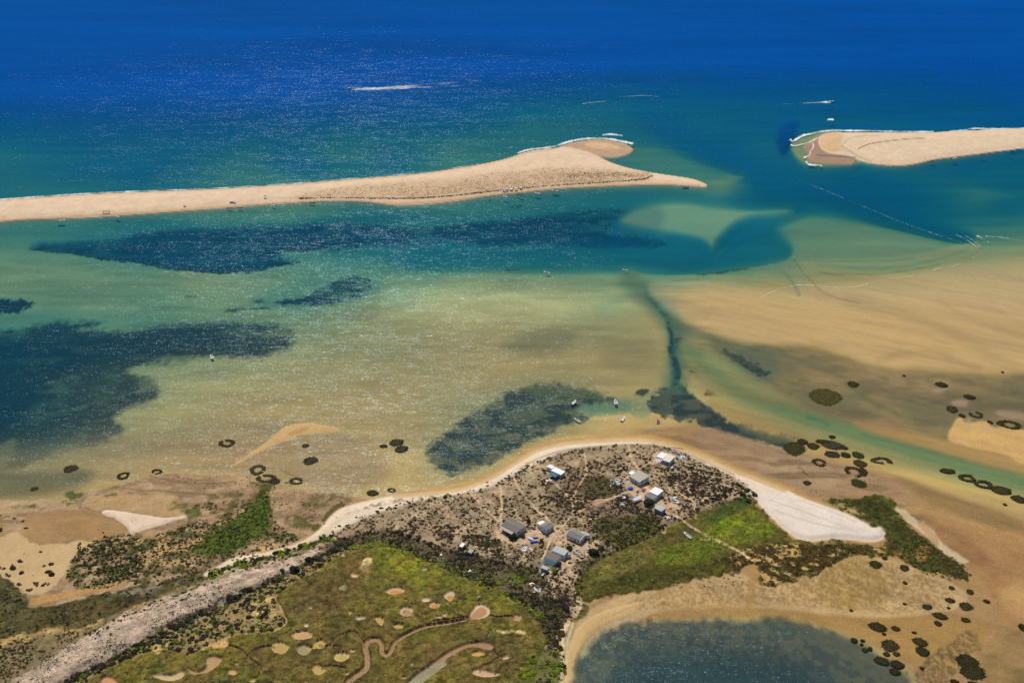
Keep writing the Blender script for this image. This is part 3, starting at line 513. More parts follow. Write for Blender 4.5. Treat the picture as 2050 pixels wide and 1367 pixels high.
for pl_, w_ in (('728,1290 716,1268 706,1261 692,1265 676,1272 662,1290', 3.2), ('900,1202 905,1225 922,1232 938,1236', 1.6), ('825,1224 845,1240 850,1250', 1.8), ('764,1250 767,1258 787,1278', 1.6), ('978,1230 1000,1235 1012,1231 1028,1233', 1.6), ('460,1290 485,1299 495,1314 520,1330 524,1345 514,1356', 2.6),
               ('495,1314 508,1299 535,1291 548,1292', 2.2), ('660,1290 650,1292 640,1288', 2), ('460,1290 450,1305 446,1316', 2), ('684,1305 680,1292 660,1290', 1.8), ('690,1335 660,1330 645,1334', 2), ('1009,1310 990,1318 985,1325 965,1330 961,1340', 2.2), ('985,1300 1000,1312', 2.4), ('845,1250 840,1238 830,1230', 1.4), ('925,1233 905,1238 870,1240 862,1248', 1.4)):
    line(pl_, w_ + 3, bank_shade, f=1.6, k=.75); line(pl_, w_, creek, f=1.2, z=.1, cls=FLAT, mot=.1)  # dark rim of painted bank shadow first, creek bed over it
BIGC = '770,1420 800,1378 830,1347 868,1322 900,1299 930,1286 960,1281 986,1285 990,1296 976,1300 955,1292 932,1294 908,1308 888,1320 896,1328 880,1338 868,1348 840,1366 820,1420'
paint([(x, y - 2) for x, y in pts(BIGC)], bank_shade, f=3, k=.7); paint(pts(BIGC), S(172, 134, 98), f=1.5, z=.05, cls=FLAT, mot=.1)  # shadow under the upper bank painted as a dark copy shifted up
paint(pts('760,1420 800,1380 830,1349 868,1324 895,1318 893,1328 878,1338 866,1349 840,1366 815,1420'), S(160, 148, 110), f=3, z=-.12, cls=SEABED)
# dark mangle scrub along the marsh edge (ground under the bushes)
DARK = '620,1106 682,1076 742,1063 792,1062 850,1081 900,1101 960,1112 1010,1126 1062,1131 1092,1150 1096,1172 1072,1190 1130,1202 1140,1230 1122,1260 1102,1292 1080,1245 1040,1208 1000,1182 950,1162 900,1144 850,1122 800,1102 750,1084 700,1094'
paint(pts(DARK), S(92, 80, 54), z=.9, f=3, warp=4, edge=3, k=.85, mot=.9)
paint(pts('1040,1370 1045,1330 1075,1305 1110,1290 1128,1330 1125,1420 1040,1420'), S(100, 100, 46), f=4, k=.85, mot=.9, z=.8, cls=DUNE)
# green marsh on the east side
land(pts(GR), .5, 6, f=2, base=.2, cls=MARSH, col=S(94, 86, 38), warp=5, edge=9, mot=1.0)
paint(pts('1310,1100 1390,1078 1430,1040 1480,1020 1510,1008 1532,1038 1557,1070 1500,1086 1450,1096 1420,1122 1380,1132 1312,1132'), S(116, 128, 30), f=8, warp=8, k=.9, pat=.45 + .55 * mg, mot=1.0)
paint(pts('1390,1045 1450,1010 1495,990 1510,1005 1470,1030 1420,1050'), S(64, 82, 34), f=7, warp=5, k=.7)
paint(pts('1180,1130 1250,1105 1310,1085 1300,1130 1250,1150 1190,1165'), S(120, 108, 56), f=8, k=.7, mot=1.0)
paint(pts('1180,1190 1230,1150 1310,1135 1420,1130 1480,1110 1490,1135 1400,1150 1300,1175 1220,1185'), S(66, 64, 24), f=8, k=.75)
FRINGE = '1440,1120 1500,1095 1560,1085 1620,1090 1700,1088 1780,1098 1815,1112 1740,1106 1690,1116 1660,1132 1630,1152 1608,1152 1570,1167 1540,1174 1520,1166 1526,1132 1500,1127 1470,1142'
paint(pts(FRINGE), S(72, 56, 26), f=5, k=.9)
paint(pts(FRINGE), S(196, 164, 100), f=5, k=.8, pat=1 - sstep(.36, .44, fbm(GX / 3.4 + GY / 9, GY / 3.6, 3, 491)))
line('1330,1020 1362,1036 1392,1060 1440,1084 1478,1102 1506,1120', 4, PATHC, f=2.2, k=.8, warp=2.5, z=.5)
line('1404,1080 1420,1080', 5, S(196, 160, 96), f=3, k=.6)
GR2 = '1640,1000 1680,1000 1720,996 1760,989 1790,1004 1802,1030 1830,1060 1870,1090 1930,1132 1946,1150 1932,1168 1900,1155 1850,1145 1800,1116 1762,1087 1777,1075 1773,1058 1757,1050 1742,1052 1700,1025 1662,1008'
land(pts(GR2), .4, 6, f=2, base=.15, cls=MARSH, col=S(66, 62, 26), warp=4, edge=8, mot=.9)
paint(pts(GR2), S(84, 92, 26), f=4, k=.55, pat=mg)
paint(pts('1770,1095 1830,1075 1870,1100 1850,1130 1800,1118'), S(190, 134, 74), f=5, k=.6, pat=1 - gap)
paint(pts('1668,1008 1700,1010 1740,1035 1700,1028'), S(206, 178, 116), f=4, k=.6, pat=1 - gap)
paint(pts('1788,1012 1806,1018 1830,1034 1856,1050 1882,1078 1902,1102 1946,1122 1940,1129 1902,1120 1870,1088 1842,1062 1812,1040'), S(220, 196, 152), f=2.5, warp=3, edge=4, k=.85, mot=.2)
paint(pts('1830,1040 1850,1045 1880,1075 1878,1100 1860,1080'), S(190, 152, 104), f=3, k=.8)
paint(pts('1148,1245 1153,1222 1165,1205 1178,1212 1180,1230 1165,1240'), S(86, 88, 34), f=2, edge=3, k=.9, z=.5, mot=.9, cls=MARSH)
paint(pts('1120,1245 1132,1240 1150,1242 1142,1270 1136,1300 1132,1400 1118,1400 1124,1320'), S(226, 198, 150), f=3, k=.85, mot=.15)
paint(pts('1148,1200 1158,1195 1168,1215 1160,1225 1150,1240 1145,1225'), S(216, 186, 142), f=2.5, k=.85)
# relief of plants in the marsh and roughness of the dunes
veg = (CLS == MARSH); dn = (CLS == DUNE)
Z += np.where(veg & (Z > .3), (N_fine - .5) * .55 + (N_mid - .5) * .35, 0)
Z += np.where(dn, (N_fine - .5) * .35 + (N_mid - .5) * .9 * np.clip(Z, 0, 1), 0)
# plants do not all have one colour
j1 = fbm(GX / 2.1, GY / 2.1, 3, 501); j2 = fbm(GX / 5.5 + 3, GY / 5.5, 3, 511)
vv = np.where(veg, 1.0, np.where(dn, .55, 0.0))
C *= (1 + vv * ((j1 - .5) * 1.5 + (j2 - .5) * .5))[:, None]
C[:, 0] *= 1 + vv * (j2 - .5) * .35
land_rest = np.where(veg | dn, 0, 1) * (Z > 0)
C *= (1 + land_rest * ((N_mid - .5) * .22 + (N_fine - .5) * .12))[:, None]
C = np.clip(C, .004, .95)
# calm water in the lee of the eastern flats
wv = np.clip(1 - sstep(1330, 1520, PX + 60 * W3x * 2) * sstep(330, 420, PY), .12, 1)
wv = np.where(PY < 330, np.clip(1.05 - .5 * sstep(1350, 1700, PX) - .5 * sstep(170, 40, PY), .15, 1.1), wv)
wv = wv * (1 - .5 * sstep(1180, 1330, PX) * sstep(860, 760, PY) * sstep(330, 420, PY))
wv = np.where((PY > 1180) & (PX > 1100), np.clip(2.4 - 1.7 * sstep(1280, 1800, PX), .4, 2.4), wv)
wv = wv * (.75 + .5 * fbm(GX / 150, GY / 60, 3, 521))
wv = wv * (1 + .3 * sstep(760, 900, PY) * (PX < 1000))
WAVE = WAVE * wv

# flow-drawn streaks and sand ripples over the eastern flats
fs = GX * .86 - GY * .5; ft = GX * .5 + GY * .86
fl = fbm(fs / 140, ft / 16, 4, 531); fl2 = fbm(fs / 40, ft / 5, 3, 541); rip = fbm(fs / 14 + 2 * W1x, ft / 2.6, 2, 551)
em = sstep(1290, 1420, PX) * sstep(490, 560, PY) * (1 - sstep(1400, 1460, PY) - .0) * (CLS != BEACH) * (CLS != MARSH) * (CLS != DUNE)
C *= (1 + em * ((fl - .5) * .4 + (fl2 - .5) * .16 + (rip - .5) * .16))[:, None]
C[:, 2] *= 1 - em * (fl - .5) * .25
Z = np.where((em > 0) & (Z < 0), Z * (1 + em * ((fl - .5) * 1.1)), Z)
wm = (PX < 1420) & (PY > 520) & (Z < 0)
C *= (1 + wm * ((fbm(GX / 30, GY / 8, 4, 561) - .5) * .45))[:, None]
# open sea water is bluer than the lagoon's
line_y = np.interp(PX, [-300, 0, 500, 900, 1100, 1300, 1450, 1600, 1700, 2050, 2350], [430, 420, 390, 360, 330, 335, 345, 330, 300, 285, 280])
SEA = sstep(45, -25, PY - line_y)
SEA = np.maximum(SEA, .4 * sstep(1380, 1480, PX) * sstep(470, 360, PY))
# ------------------------------------------------------------------ materials
def new_mat(name):
    m = bpy.data.materials.new(name); m.use_nodes = True
    n = m.node_tree; n.nodes.clear()
    return m, n
class NB:
    def __init__(s, nt): s.t = nt
    def n(s, kind, **kw):
        o = s.t.nodes.new(kind)
        for k, v in kw.items(): setattr(o, k, v)
        return o
    def l(s, a, b): s.t.links.new(a, b)
    def math(s, op, a, b=None, c=None, clamp=False):
        o = s.n('ShaderNodeMath', operation=op, use_clamp=clamp)
        for i, v in enumerate((a, b, c)):
            if v is None: continue
            if isinstance(v, (int, float)): o.inputs[i].default_value = v
            else: s.l(v, o.inputs[i])
        return o.outputs[0]
    def vmath(s, op, a, b=None):
        o = s.n('ShaderNodeVectorMath', operation=op)
        for i, v in enumerate((a, b)):
            if v is None: continue
            if isinstance(v, tuple): o.inputs[i].default_value = v
            else: s.l(v, o.inputs[i])
        return o.outputs[0]
    def attr(s, name, out='Fac'):
        return s.n('ShaderNodeAttribute', attribute_name=name).outputs[out]
    def noise(s, vec, scale, detail=2, rough=.55):
        o = s.n('ShaderNodeTexNoise'); o.inputs['Scale'].default_value = scale; o.inputs['Detail'].default_value = detail; o.inputs['Roughness'].default_value = rough
        s.l(vec, o.inputs['Vector']); return o

def terrain_material():
    m, t = new_mat('ground'); b = NB(t)
    out = b.n('ShaderNodeOutputMaterial'); p = b.n('ShaderNodeBsdfPrincipled')
    p.inputs['Roughness'].default_value = .95; p.inputs['Specular IOR Level'].default_value = .12
    pos = b.n('ShaderNodeNewGeometry').outputs['Position']
    n1 = b.noise(pos, .9, 3); n2 = b.noise(pos, .22, 3)
    mot = b.attr('mottle')
    f = b.math('ADD', b.math('MULTIPLY', b.math('SUBTRACT', n1.outputs[0], .5), 1.5), b.math('MULTIPLY', b.math('SUBTRACT', n2.outputs[0], .5), .7))
    f = b.math('ADD', b.math('MULTIPLY', f, b.math('ADD', mot, .08)), 1.0)
    f = b.math('MAXIMUM', f, .25)
    col = b.vmath('MULTIPLY', b.attr('albedo', 'Color'), b.n('ShaderNodeCombineXYZ').outputs[0])
    cx = t.nodes[-1]
    for i in range(3): b.l(f, col.node.inputs[1].links[0].from_node.inputs[i])
    b.l(col, p.inputs['Base Color'])
    bp = b.n('ShaderNodeBump'); bp.inputs['Distance'].default_value = .5
    b.l(n1.outputs[0], bp.inputs['Height']); b.l(b.math('MULTIPLY', mot, .7), bp.inputs['Strength'])
    b.l(bp.outputs[0], p.inputs['Normal'])
    b.l(p.outputs[0], out.inputs[0])
    return m
def water_material():
    m, t = new_mat('water'); b = NB(t)
    out = b.n('ShaderNodeOutputMaterial')
    d = b.attr('depth'); wv = b.attr('wave')
    pos = b.n('ShaderNodeNewGeometry').outputs['Position']
    K = (.36, .125, .052)
    ex = [b.math('POWER', math.e, b.math('MULTIPLY', d, -k)) for k in K]
    Tc = b.n('ShaderNodeCombineXYZ')
    for i in range(3): b.l(ex[i], Tc.inputs[i])
    mr = b.n('ShaderNodeMapRange'); b.l(d, mr.inputs[0]); mr.inputs[1].default_value = 2.0; mr.inputs[2].default_value = 18
    mx = b.n('ShaderNodeMix', data_type='RGBA'); b.l(b.math('MULTIPLY', mr.outputs[0], b.attr('sea')), mx.inputs[0])
    mx.inputs[6].default_value = (.0003, .066, .125, 1); mx.inputs[7].default_value = (.0, .068, .285, 1)
    inv1 = b.math('SUBTRACT', 1.0, b.math('POWER', math.e, b.math('MULTIPLY', d, -.14))); inv = b.n('ShaderNodeCombineXYZ'); [b.l(inv1, inv.inputs[i]) for i in range(3)]; inv = inv.outputs[0]
    n4 = b.noise(b.vmath('MULTIPLY', pos, (.0011, .0045, 1.)), 1.0, 4, .6); n5 = b.noise(b.vmath('MULTIPLY', pos, (.012, .06, 1.)), 1.0, 3, .6)
    cl = b.math('ADD', .5, b.math('ADD', b.math('MULTIPLY', n4.outputs[0], .66), b.math('MULTIPLY', n5.outputs[0], .3)))
    bs = b.n('ShaderNodeVectorMath', operation='SCALE'); b.l(mx.outputs[2], bs.inputs[0]); b.l(cl, bs.inputs['Scale'])
    body = b.vmath('MULTIPLY', bs.outputs[0], inv)
    tr = b.n('ShaderNodeBsdfTransparent'); b.l(Tc.outputs[0], tr.inputs[0])
    df = b.n('ShaderNodeBsdfDiffuse'); b.l(body, df.inputs[0])
    add = b.n('ShaderNodeAddShader'); b.l(tr.outputs[0], add.inputs[0]); b.l(df.outputs[0], add.inputs[1])
    # ruffled surface: a facet normal from two sizes of wind wave and gust patches
    v1 = b.vmath('MULTIPLY', pos, (.6, 1.6, 1.)); n1 = b.noise(v1, 1.0, 2, .6)
    v2 = b.vmath('MULTIPLY', pos, (.13, .36, 1.)); n2 = b.noise(v2, 1.0, 2, .5)
    v3 = b.vmath('MULTIPLY', pos, (.018, .05, 1.)); n3 = b.noise(v3, 1.0, 3, .6)
    s1 = b.vmath('MULTIPLY', b.vmath('SUBTRACT', n1.outputs[1], (.5, .5, .5)), (.95, 1.7, 0.))
    s2 = b.vmath('MULTIPLY', b.vmath('SUBTRACT', n2.outputs[1], (.5, .5, .5)), (.4, .85, 0.))
    ss = b.vmath('ADD', s1, s2)
    amp = b.math('MULTIPLY', wv, b.math('MAXIMUM', .25, b.math('ADD', -.55, b.math('MULTIPLY', n3.outputs[0], 3.1))))
    sc = b.n('ShaderNodeVectorMath', operation='SCALE'); b.l(ss, sc.inputs[0]); b.l(amp, sc.inputs['Scale'])
    N = b.vmath('NORMALIZE', b.vmath('ADD', sc.outputs[0], (0., 0., 1.)))
    gl = b.n('ShaderNodeBsdfGlossy'); gl.inputs['Roughness'].default_value = .2; b.l(N, gl.inputs['Normal']); gl.inputs[0].default_value = (.6, .85, 1, 1)
    fr = b.n('ShaderNodeFresnel'); fr.inputs[0].default_value = 1.33; b.l(N, fr.inputs['Normal'])
    fac = b.math('MULTIPLY', b.math('MINIMUM', fr.outputs[0], .06), .25)
    ms = b.n('ShaderNodeMixShader'); b.l(fac, ms.inputs[0]); b.l(add.outputs[0], ms.inputs[1]); b.l(gl.outputs[0], ms.inputs[2])
    b.l(ms.outputs[0], out.inputs[0])
    return m
M_GROUND = terrain_material(); M_WATER = water_material()

def mesh_obj(name, verts, faces, mat, attrs=None, parent=None, smooth=True):
    """verts (n,3), faces (m,k) arrays"""
    me = bpy.data.meshes.new(name)
    verts = np.asarray(verts, np.float32); faces = np.asarray(faces, np.int32)
    me.vertices.add(len(verts)); me.vertices.foreach_set('co', verts.ravel())
    k = faces.shape[1]
    me.loops.add(faces.size); me.loops.foreach_set('vertex_index', faces.ravel())
    me.polygons.add(len(faces)); me.polygons.foreach_set('loop_start', np.arange(0, faces.size, k, dtype=np.int32))
    if smooth: me.polygons.foreach_set('use_smooth', np.ones(len(faces), bool))
    me.update(calc_edges=True)
    for nm, a in (attrs or {}).items():
        a = np.asarray(a, np.float32)
        if a.ndim == 2:
            at = me.attributes.new(nm, 'FLOAT_COLOR', 'POINT')
            at.data.foreach_set('color', np.hstack([a, np.ones((len(a), 1), np.float32)]).ravel())
        else:
            at = me.attributes.new(nm, 'FLOAT', 'POINT'); at.data.foreach_set('value', a)
    me.materials.append(mat)
    o = bpy.data.objects.new(name, me); COL.objects.link(o)
    if parent is not None: o.parent = parent
    return o
def tag(o, label=None, cat=None, group=None, kind=None):
    if label: o['label'] = label
    if cat: o['category'] = cat
    if group: o['group'] = group
    if kind: o['kind'] = kind
    return o
def thing(name, loc, rz=0, label=None, cat=None, group=None):
    o = bpy.data.objects.new(name, None); COL.objects.link(o)
    o.location = loc; o.rotation_euler = (0, 0, rz); o.empty_display_size = .5
    return tag(o, label, cat, group)

ii = np.arange(NR * NC).reshape(NR, NC)
q = np.stack([ii[:-1, :-1], ii[:-1, 1:], ii[1:, 1:], ii[1:, :-1]], -1).reshape(-1, 4)
zq = Z[q]; fc = CLS[q[:, 0]].copy()
fc[zq.max(1) < 0] = SEABED
NAMES = {SEABED: ('seabed', 'sandy sea floor with dark weed beds under clear water'), SANDBANK: ('sandbank', 'pale barrier sand spits between open sea and lagoon'),
         BEACH: ('beach', 'bright dry sand strip along the hut peninsula'), DUNE: ('dune', 'scrubby dune ground around the huts and along the ridge'),
         MARSH: ('salt_marsh', 'olive green salt marsh ground'), FLAT: ('tidal_flat', 'wet brown tidal flat and mud')}
for cid, (nm, lb) in NAMES.items():
    qs = q[fc == cid]
    if len(qs) == 0: continue
    used, inv = np.unique(qs, return_inverse=True)
    o = mesh_obj(nm, np.stack([GX[used], GY[used], Z[used]], -1), inv.reshape(-1, 4), M_GROUND, {'albedo': C[used], 'mottle': MOT[used]})
    tag(o, lb, nm.replace('_', ' '), kind='structure')
# water sheet
qw = q.copy()
Zm = Z.reshape(NR, NC)
qw = qw[Z[qw].min(1) < .12]
used, inv = np.unique(qw, return_inverse=True)
o = mesh_obj('water', np.stack([GX[used], GY[used], np.zeros(len(used))], -1), inv.reshape(-1, 4), M_WATER, {'depth': np.maximum(-Z[used], 0), 'wave': WAVE[used], 'sea': SEA[used]})
tag(o, 'clear sea and lagoon water from deep blue to green', 'water', kind='structure')
cam_d.clip_end = 250000
# ------------------------------------------------------------------ lookups
ROWY = gy[:, 0].copy(); KROW = (gx[:, -1] - gx[:, 0]) / (cols[-1] - cols[0])
def zat(x, y):
    x = np.asarray(x, float); y = np.asarray(y, float)
    r = np.clip(np.searchsorted(ROWY, y), 0, NR - 1)
    c = np.clip(np.round((x / KROW[r] + CX - cols[0]) / STEP).astype(int), 0, NC - 1)
    return r * NC + c
def place(px, py, sink=0.0, water=False):
    """ground point under a traced position (on the relief)"""
    z = 0.0
    for _ in range(4):
        p = ground(px, py, z); z = float(Z[zat(p.x, p.y)])
        if water: z = max(z, 0.0)
    p = ground(px, py, z); p.z = z - sink
    return p
def mpp(py):
    return ground(CX + 1, py).x - ground(CX, py).x
def place_many(P):
    a = (P[:, 0] - CX) / F; b = -(P[:, 1] - CY) / F
    dy = CP + b * SP; dz = -SP + b * CP; z = np.zeros(len(P))
    for _ in range(4):
        t = (z - H) / dz; x = a * t; y = dy * t; i = zat(x, y); z = np.maximum(Z[i], -.3)
    t = (z - H) / dz
    return a * t, dy * t, z, i
def inside(poly, X, Y):
    p = np.array(poly); ins = np.zeros(len(X), bool)
    for a, b in zip(p, np.roll(p, -1, 0)):
        c = (a[1] > Y) != (b[1] > Y)
        if b[1] != a[1]: ins ^= c & (X < a[0] + (Y - a[1]) * (b[0] - a[0]) / (b[1] - a[1]))
    return ins
# ------------------------------------------------------------------ foliage
def foliage_material():
    m, t = new_mat('foliage'); b = NB(t)
    out = b.n('ShaderNodeOutputMaterial'); p = b.n('ShaderNodeBsdfPrincipled')
    p.inputs['Roughness'].default_value = .7; p.inputs['Specular IOR Level'].default_value = .2
    oi = b.n('ShaderNodeObjectInfo')
    f = b.math('ADD', b.math('MULTIPLY', oi.outputs['Random'], .5), .75)
    sc = b.n('ShaderNodeVectorMath', operation='SCALE'); b.l(b.attr('albedo', 'Color'), sc.inputs[0]); b.l(f, sc.inputs['Scale'])
    b.l(sc.outputs[0], p.inputs['Base Color'])
    tl = b.n('ShaderNodeBsdfTranslucent'); b.l(sc.outputs[0], tl.inputs[0])
    mx = b.n('ShaderNodeMixShader'); mx.inputs[0].default_value = .38; b.l(p.outputs[0], mx.inputs[1]); b.l(tl.outputs[0], mx.inputs[2]); b.l(mx.outputs[0], out.inputs[0])
    return m
M_LEAF = foliage_material()
KIND = {'dark': S(52, 52, 36), 'olive': S(88, 86, 40), 'green': S(98, 118, 32), 'bright': S(128, 142, 32), 'purple': S(84, 68, 60), 'grey': S(132, 126, 112),
        'brown': S(80, 62, 32), 'deep': S(50, 66, 38), 'sage': S(112, 108, 62)}
def leaf_quads(n, rng, leaf=.28, flat=.62, lump=.35):
    """n leaf clumps through the upper half of a lumpy unit crown: (n*4,3) verts"""
    u = rng.normal(size=(n, 3)); u /= np.linalg.norm(u, axis=1)[:, None]; u[:, 2] = np.abs(u[:, 2]) - .12
    lob = rng.normal(size=(6, 3)); lob /= np.linalg.norm(lob, axis=1)[:, None]; lob[:, 2] = np.abs(lob[:, 2]) * .6
    rad = .72 + lump * np.max(np.clip(u @ lob.T, 0, 1) ** 3 * rng.uniform(.3, 1.0, 6), 1)
    c = u * (rad * rng.uniform(.62, 1.0, n) ** .5)[:, None]
    nrm = u + rng.normal(size=(n, 3)) * .55; nrm /= np.linalg.norm(nrm, axis=1)[:, None]
    t = np.cross(nrm, rng.normal(size=(n, 3))); t /= np.linalg.norm(t, axis=1)[:, None] + 1e-9
    b = np.cross(nrm, t)
    s = leaf * rng.uniform(.6, 1.3, (n, 1)); s2 = leaf * rng.uniform(.5, 1.0, (n, 1))
    v = np.stack([c - t * s - b * s2, c + t * s - b * s2 * .6, c + t * s * .7 + b * s2, c - t * s * .8 + b * s2 * .9], 1)
    v[:, :, 2] *= flat
    v[:, :, 2] = np.maximum(v[:, :, 2], -.06)
    return v.reshape(-1, 3)
def quad_faces(n):
    return np.arange(n * 4).reshape(-1, 4)
BUSH = {}
for kname in KIND:
    BUSH[kname] = []
    for v in range(3):
        n = 120
        V = leaf_quads(n, RNG, .2, .7)
        cj = KIND[kname] * 1.9 * (1 + RNG.normal(size=(n, 1)) * .22) * (1 + RNG.normal(size=(n, 3)) * .05)
        me_o = mesh_obj('scrub_bush', V, quad_faces(n), M_LEAF, {'albedo': np.repeat(np.clip(cj, .003, .9), 4, 0)}, smooth=False)
        BUSH[kname].append(me_o.data); bpy.data.objects.remove(me_o)
SMALL = [leaf_quads(26, RNG, .34, .7) for _ in range(8)]
TUFT = [leaf_quads(12, RNG, .42, .6) for _ in range(8)]

HUTZONE = [pts(s) for s in ('1003,1048 1024,1033 1053,1050 1050,1068 1030,1075 1003,1060', '1073,1045 1098,1038 1112,1052 1106,1072 1090,1072 1072,1056', '1128,1068 1145,1055 1185,1068 1183,1085 1160,1098 1130,1080',
                            '1080,1120 1100,1098 1114,1088 1146,1104 1142,1118 1125,1135 1104,1148 1080,1145', '1308,918 1320,900 1352,910 1352,930 1330,938 1306,930', '1254,950 1264,940 1282,940 1304,952 1300,970 1282,985 1258,965',
                            '1262,1000 1300,985 1312,972 1330,980 1325,1000 1308,1020 1270,1012', '1305,1012 1320,1005 1336,1018 1325,1034 1308,1026', '1092,930 1104,926 1132,944 1130,962 1112,972 1096,955', '1252,962 1272,962 1272,982 1252,982', '1060,1070 1078,1070 1080,1094 1060,1094',
                            '1335,1008 1350,1008 1350,1022 1335,1022', '1368,1066 1386,1066 1386,1088 1368,1088')]
CAND = []    # (px, py, size px, kind, zone)
def scatter(poly, n, smin, smax, kinds, zone, lum=None, pw=1.6, avoid=True):
    p = np.array(pts(poly) if isinstance(poly, str) else poly, float)
    x0, y0 = p.min(0); x1, y1 = p.max(0)
    X = RNG.uniform(x0, x1, n * 4); Y = RNG.uniform(y0, y1, n * 4)
    k = inside(p, X, Y); X, Y = X[k][:n], Y[k][:n]
    # clumpy, not even
    gxw, gyw, gz, gi = place_many(np.stack([X, Y], 1))
    dens = .6 * fbm(gxw / 16, gyw / 16, 2, 601 + len(CAND) % 50) + .4 * fbm(gxw / 5, gyw / 5, 2, 651)
    keep = dens > RNG.uniform(.33, .55, len(X))
    if lum is not None: keep &= C[gi].mean(1) < lum * RNG.uniform(.75, 1.25, len(X))
    keep &= Z[gi] > .02
    if avoid:
        for hz in HUTZONE: keep &= ~inside(hz, X, Y)
    names = list(kinds); w = np.array([kinds[q_] for q_ in names], float); w /= w.sum()
    ch = RNG.choice(len(names), len(X), p=w); s = smin + (smax - smin) * RNG.uniform(0, 1, len(X)) ** pw
    for x, y, q_, s_, ok in zip(X, Y, ch, s, keep):
        if ok: CAND.append((x, y, s_, names[q_], zone))
def scatter_line(pl, n, spread, smin, smax, kinds, zone):
    p = chaikin(pts(pl), 2, False); names = list(kinds); w = np.array([kinds[q_] for q_ in names], float); w /= w.sum()
    for _ in range(n):
        t = RNG.uniform(0, len(p) - 1.001); i = int(t); q_ = p[i] + (p[i + 1] - p[i]) * (t - i)
        x, y = q_ + RNG.normal(size=2) * (spread, spread * .6)
        if any(inside(hz, np.array([x]), np.array([y]))[0] for hz in HUTZONE): continue
        CAND.append((x, y, RNG.uniform(smin, smax), names[RNG.choice(len(names), p=w)], zone))
scatter('640,1080 600,1098 540,1119 420,1158 330,1193 250,1230 150,1266 60,1284 -60,1330 -60,1420 60,1335 155,1288 260,1238 340,1198 430,1168 530,1134 640,1096', 2200, 3, 8, {'dark': 5, 'deep': 3, 'olive': 3, 'grey': 2, 'green': 2}, 2)
# zones: 0 dark belt, 1 hut dune, 2 ridge side, 3 west flats, 4 south corner, 5 east marsh
scatter(DARK, 900, 4, 11, {'dark': 6, 'deep': 2, 'purple': 2, 'green': 1}, 0)
scatter(DARK, 900, 3, 6, {'dark': 6, 'deep': 2, 'purple': 1, 'olive': 1}, 0)
scatter_line('700,1097 760,1086 830,1114 900,1146 960,1166 1010,1190 1060,1215 1090,1235', 190, 4, 4, 8, {'bright': 5, 'green': 3, 'dark': 1}, 0)
scatter_line('740,1078 800,1096 860,1118 930,1142 1000,1165 1040,1160', 140, 10, 4, 8, {'bright': 4, 'green': 3}, 0)
scatter(DUNEP, 11000, 1.8, 7.2, {'dark': 5, 'purple': 5, 'olive': 3, 'brown': 2}, 1, lum=.31, pw=1.7)
scatter('1080,960 1130,975 1150,940 1240,905 1290,935 1270,950 1250,990 1290,1005 1330,1040 1270,1060 1190,1050 1150,1030 1110,1010', 1500, 3, 8, {'dark': 5, 'purple': 4, 'deep': 1, 'brown': 2}, 1, lum=.31)
scatter('1310,930 1400,925 1470,962 1500,985 1440,1000 1390,1010 1360,990', 800, 3, 9, {'dark': 5, 'purple': 4, 'deep': 1}, 1, lum=.31)
scatter('1190,1040 1290,1028 1335,1050 1300,1076 1240,1100 1190,1075', 420, 3, 9, {'olive': 4, 'dark': 4, 'green': 2}, 1)
scatter('1180,1075 1250,1080 1290,1060 1250,1100 1200,1105', 60, 6, 11, {'dark': 5, 'deep': 2, 'green': 1}, 1)
scatter('780,1062 900,1050 1000,1075 1010,1120 930,1105 840,1078', 700, 4, 9, {'dark': 4, 'purple': 4, 'olive': 3}, 1, lum=.31)
scatter_line('640,1078 720,1036 790,1012 860,998 940,986 990,972 1040,945 1090,917 1150,901 1230,893', 130, 4, 3, 7, {'dark': 4, 'olive': 4, 'deep': 2}, 1)
scatter_line('1360,908 1420,934 1480,965', 40, 4, 3, 6, {'dark': 3, 'purple': 3}, 1)
scatter_line('1430,1000 1500,980', 26, 4, 4, 7, {'dark': 3, 'brown': 3}, 1)
scatter('1100,1140 1160,1130 1170,1190 1150,1240 1110,1250 1090,1200', 170, 4, 10, {'purple': 5, 'dark': 4}, 1)
scatter(RIDGE, 12000, 1.5, 3.3, {'purple': 3, 'dark': 6, 'brown': 1}, 2, pw=1.4)
scatter(RIDGE, 320, 3, 7, {'purple': 4, 'dark': 4}, 2)
scatter(SHRUB1, 2200, 4, 11, {'dark': 6, 'purple': 3, 'green': 2}, 2, lum=.5)
scatter(SHRUB1, 1500, 3, 6, {'dark': 4, 'green': 3, 'purple': 1, 'bright': 2}, 2, lum=.5)
scatter('520,985 545,972 535,1000 548,1040 575,1060 600,1078 560,1097 500,1105 430,1100 400,1080 430,1040 500,1005', 700, 2.5, 7, {'green': 5, 'olive': 4, 'deep': 3}, 3)
scatter('330,955 480,950 600,985 740,1002 640,1055 560,1030 480,1000', 420, 1.5, 4.5, {'olive': 4, 'brown': 3, 'deep': 2}, 3)
scatter_line('120,1372 200,1330 300,1290 380,1236 470,1190 560,1155 640,1112 700,1086', 170, 5, 6, 14, {'dark': 6, 'purple': 3, 'deep': 1}, 2)
scatter_line('420,1150 480,1130 540,1115 600,1098 660,1076', 170, 5, 5, 11, {'green': 4, 'dark': 4, 'bright': 2}, 2)
scatter(G1, 3000, 2.5, 7, {'dark': 5, 'deep': 3, 'olive': 3, 'green': 2, 'purple': 1}, 3, lum=.36)
scatter('140,1160 145,1120 175,1092 215,1075 260,1085 330,1100 330,1150 290,1170 240,1165 170,1178', 600, 4, 9, {'dark': 6, 'deep': 3, 'olive': 2}, 3)
scatter(G2, 2200, 3, 8, {'dark': 4, 'deep': 3, 'olive': 4, 'grey': 2, 'green': 1}, 3)
scatter('-100,1335 0,1285 60,1270 130,1260 165,1262 60,1322 0,1362', 700, 2.5, 6.5, {'dark': 4, 'brown': 3, 'olive': 2}, 3)
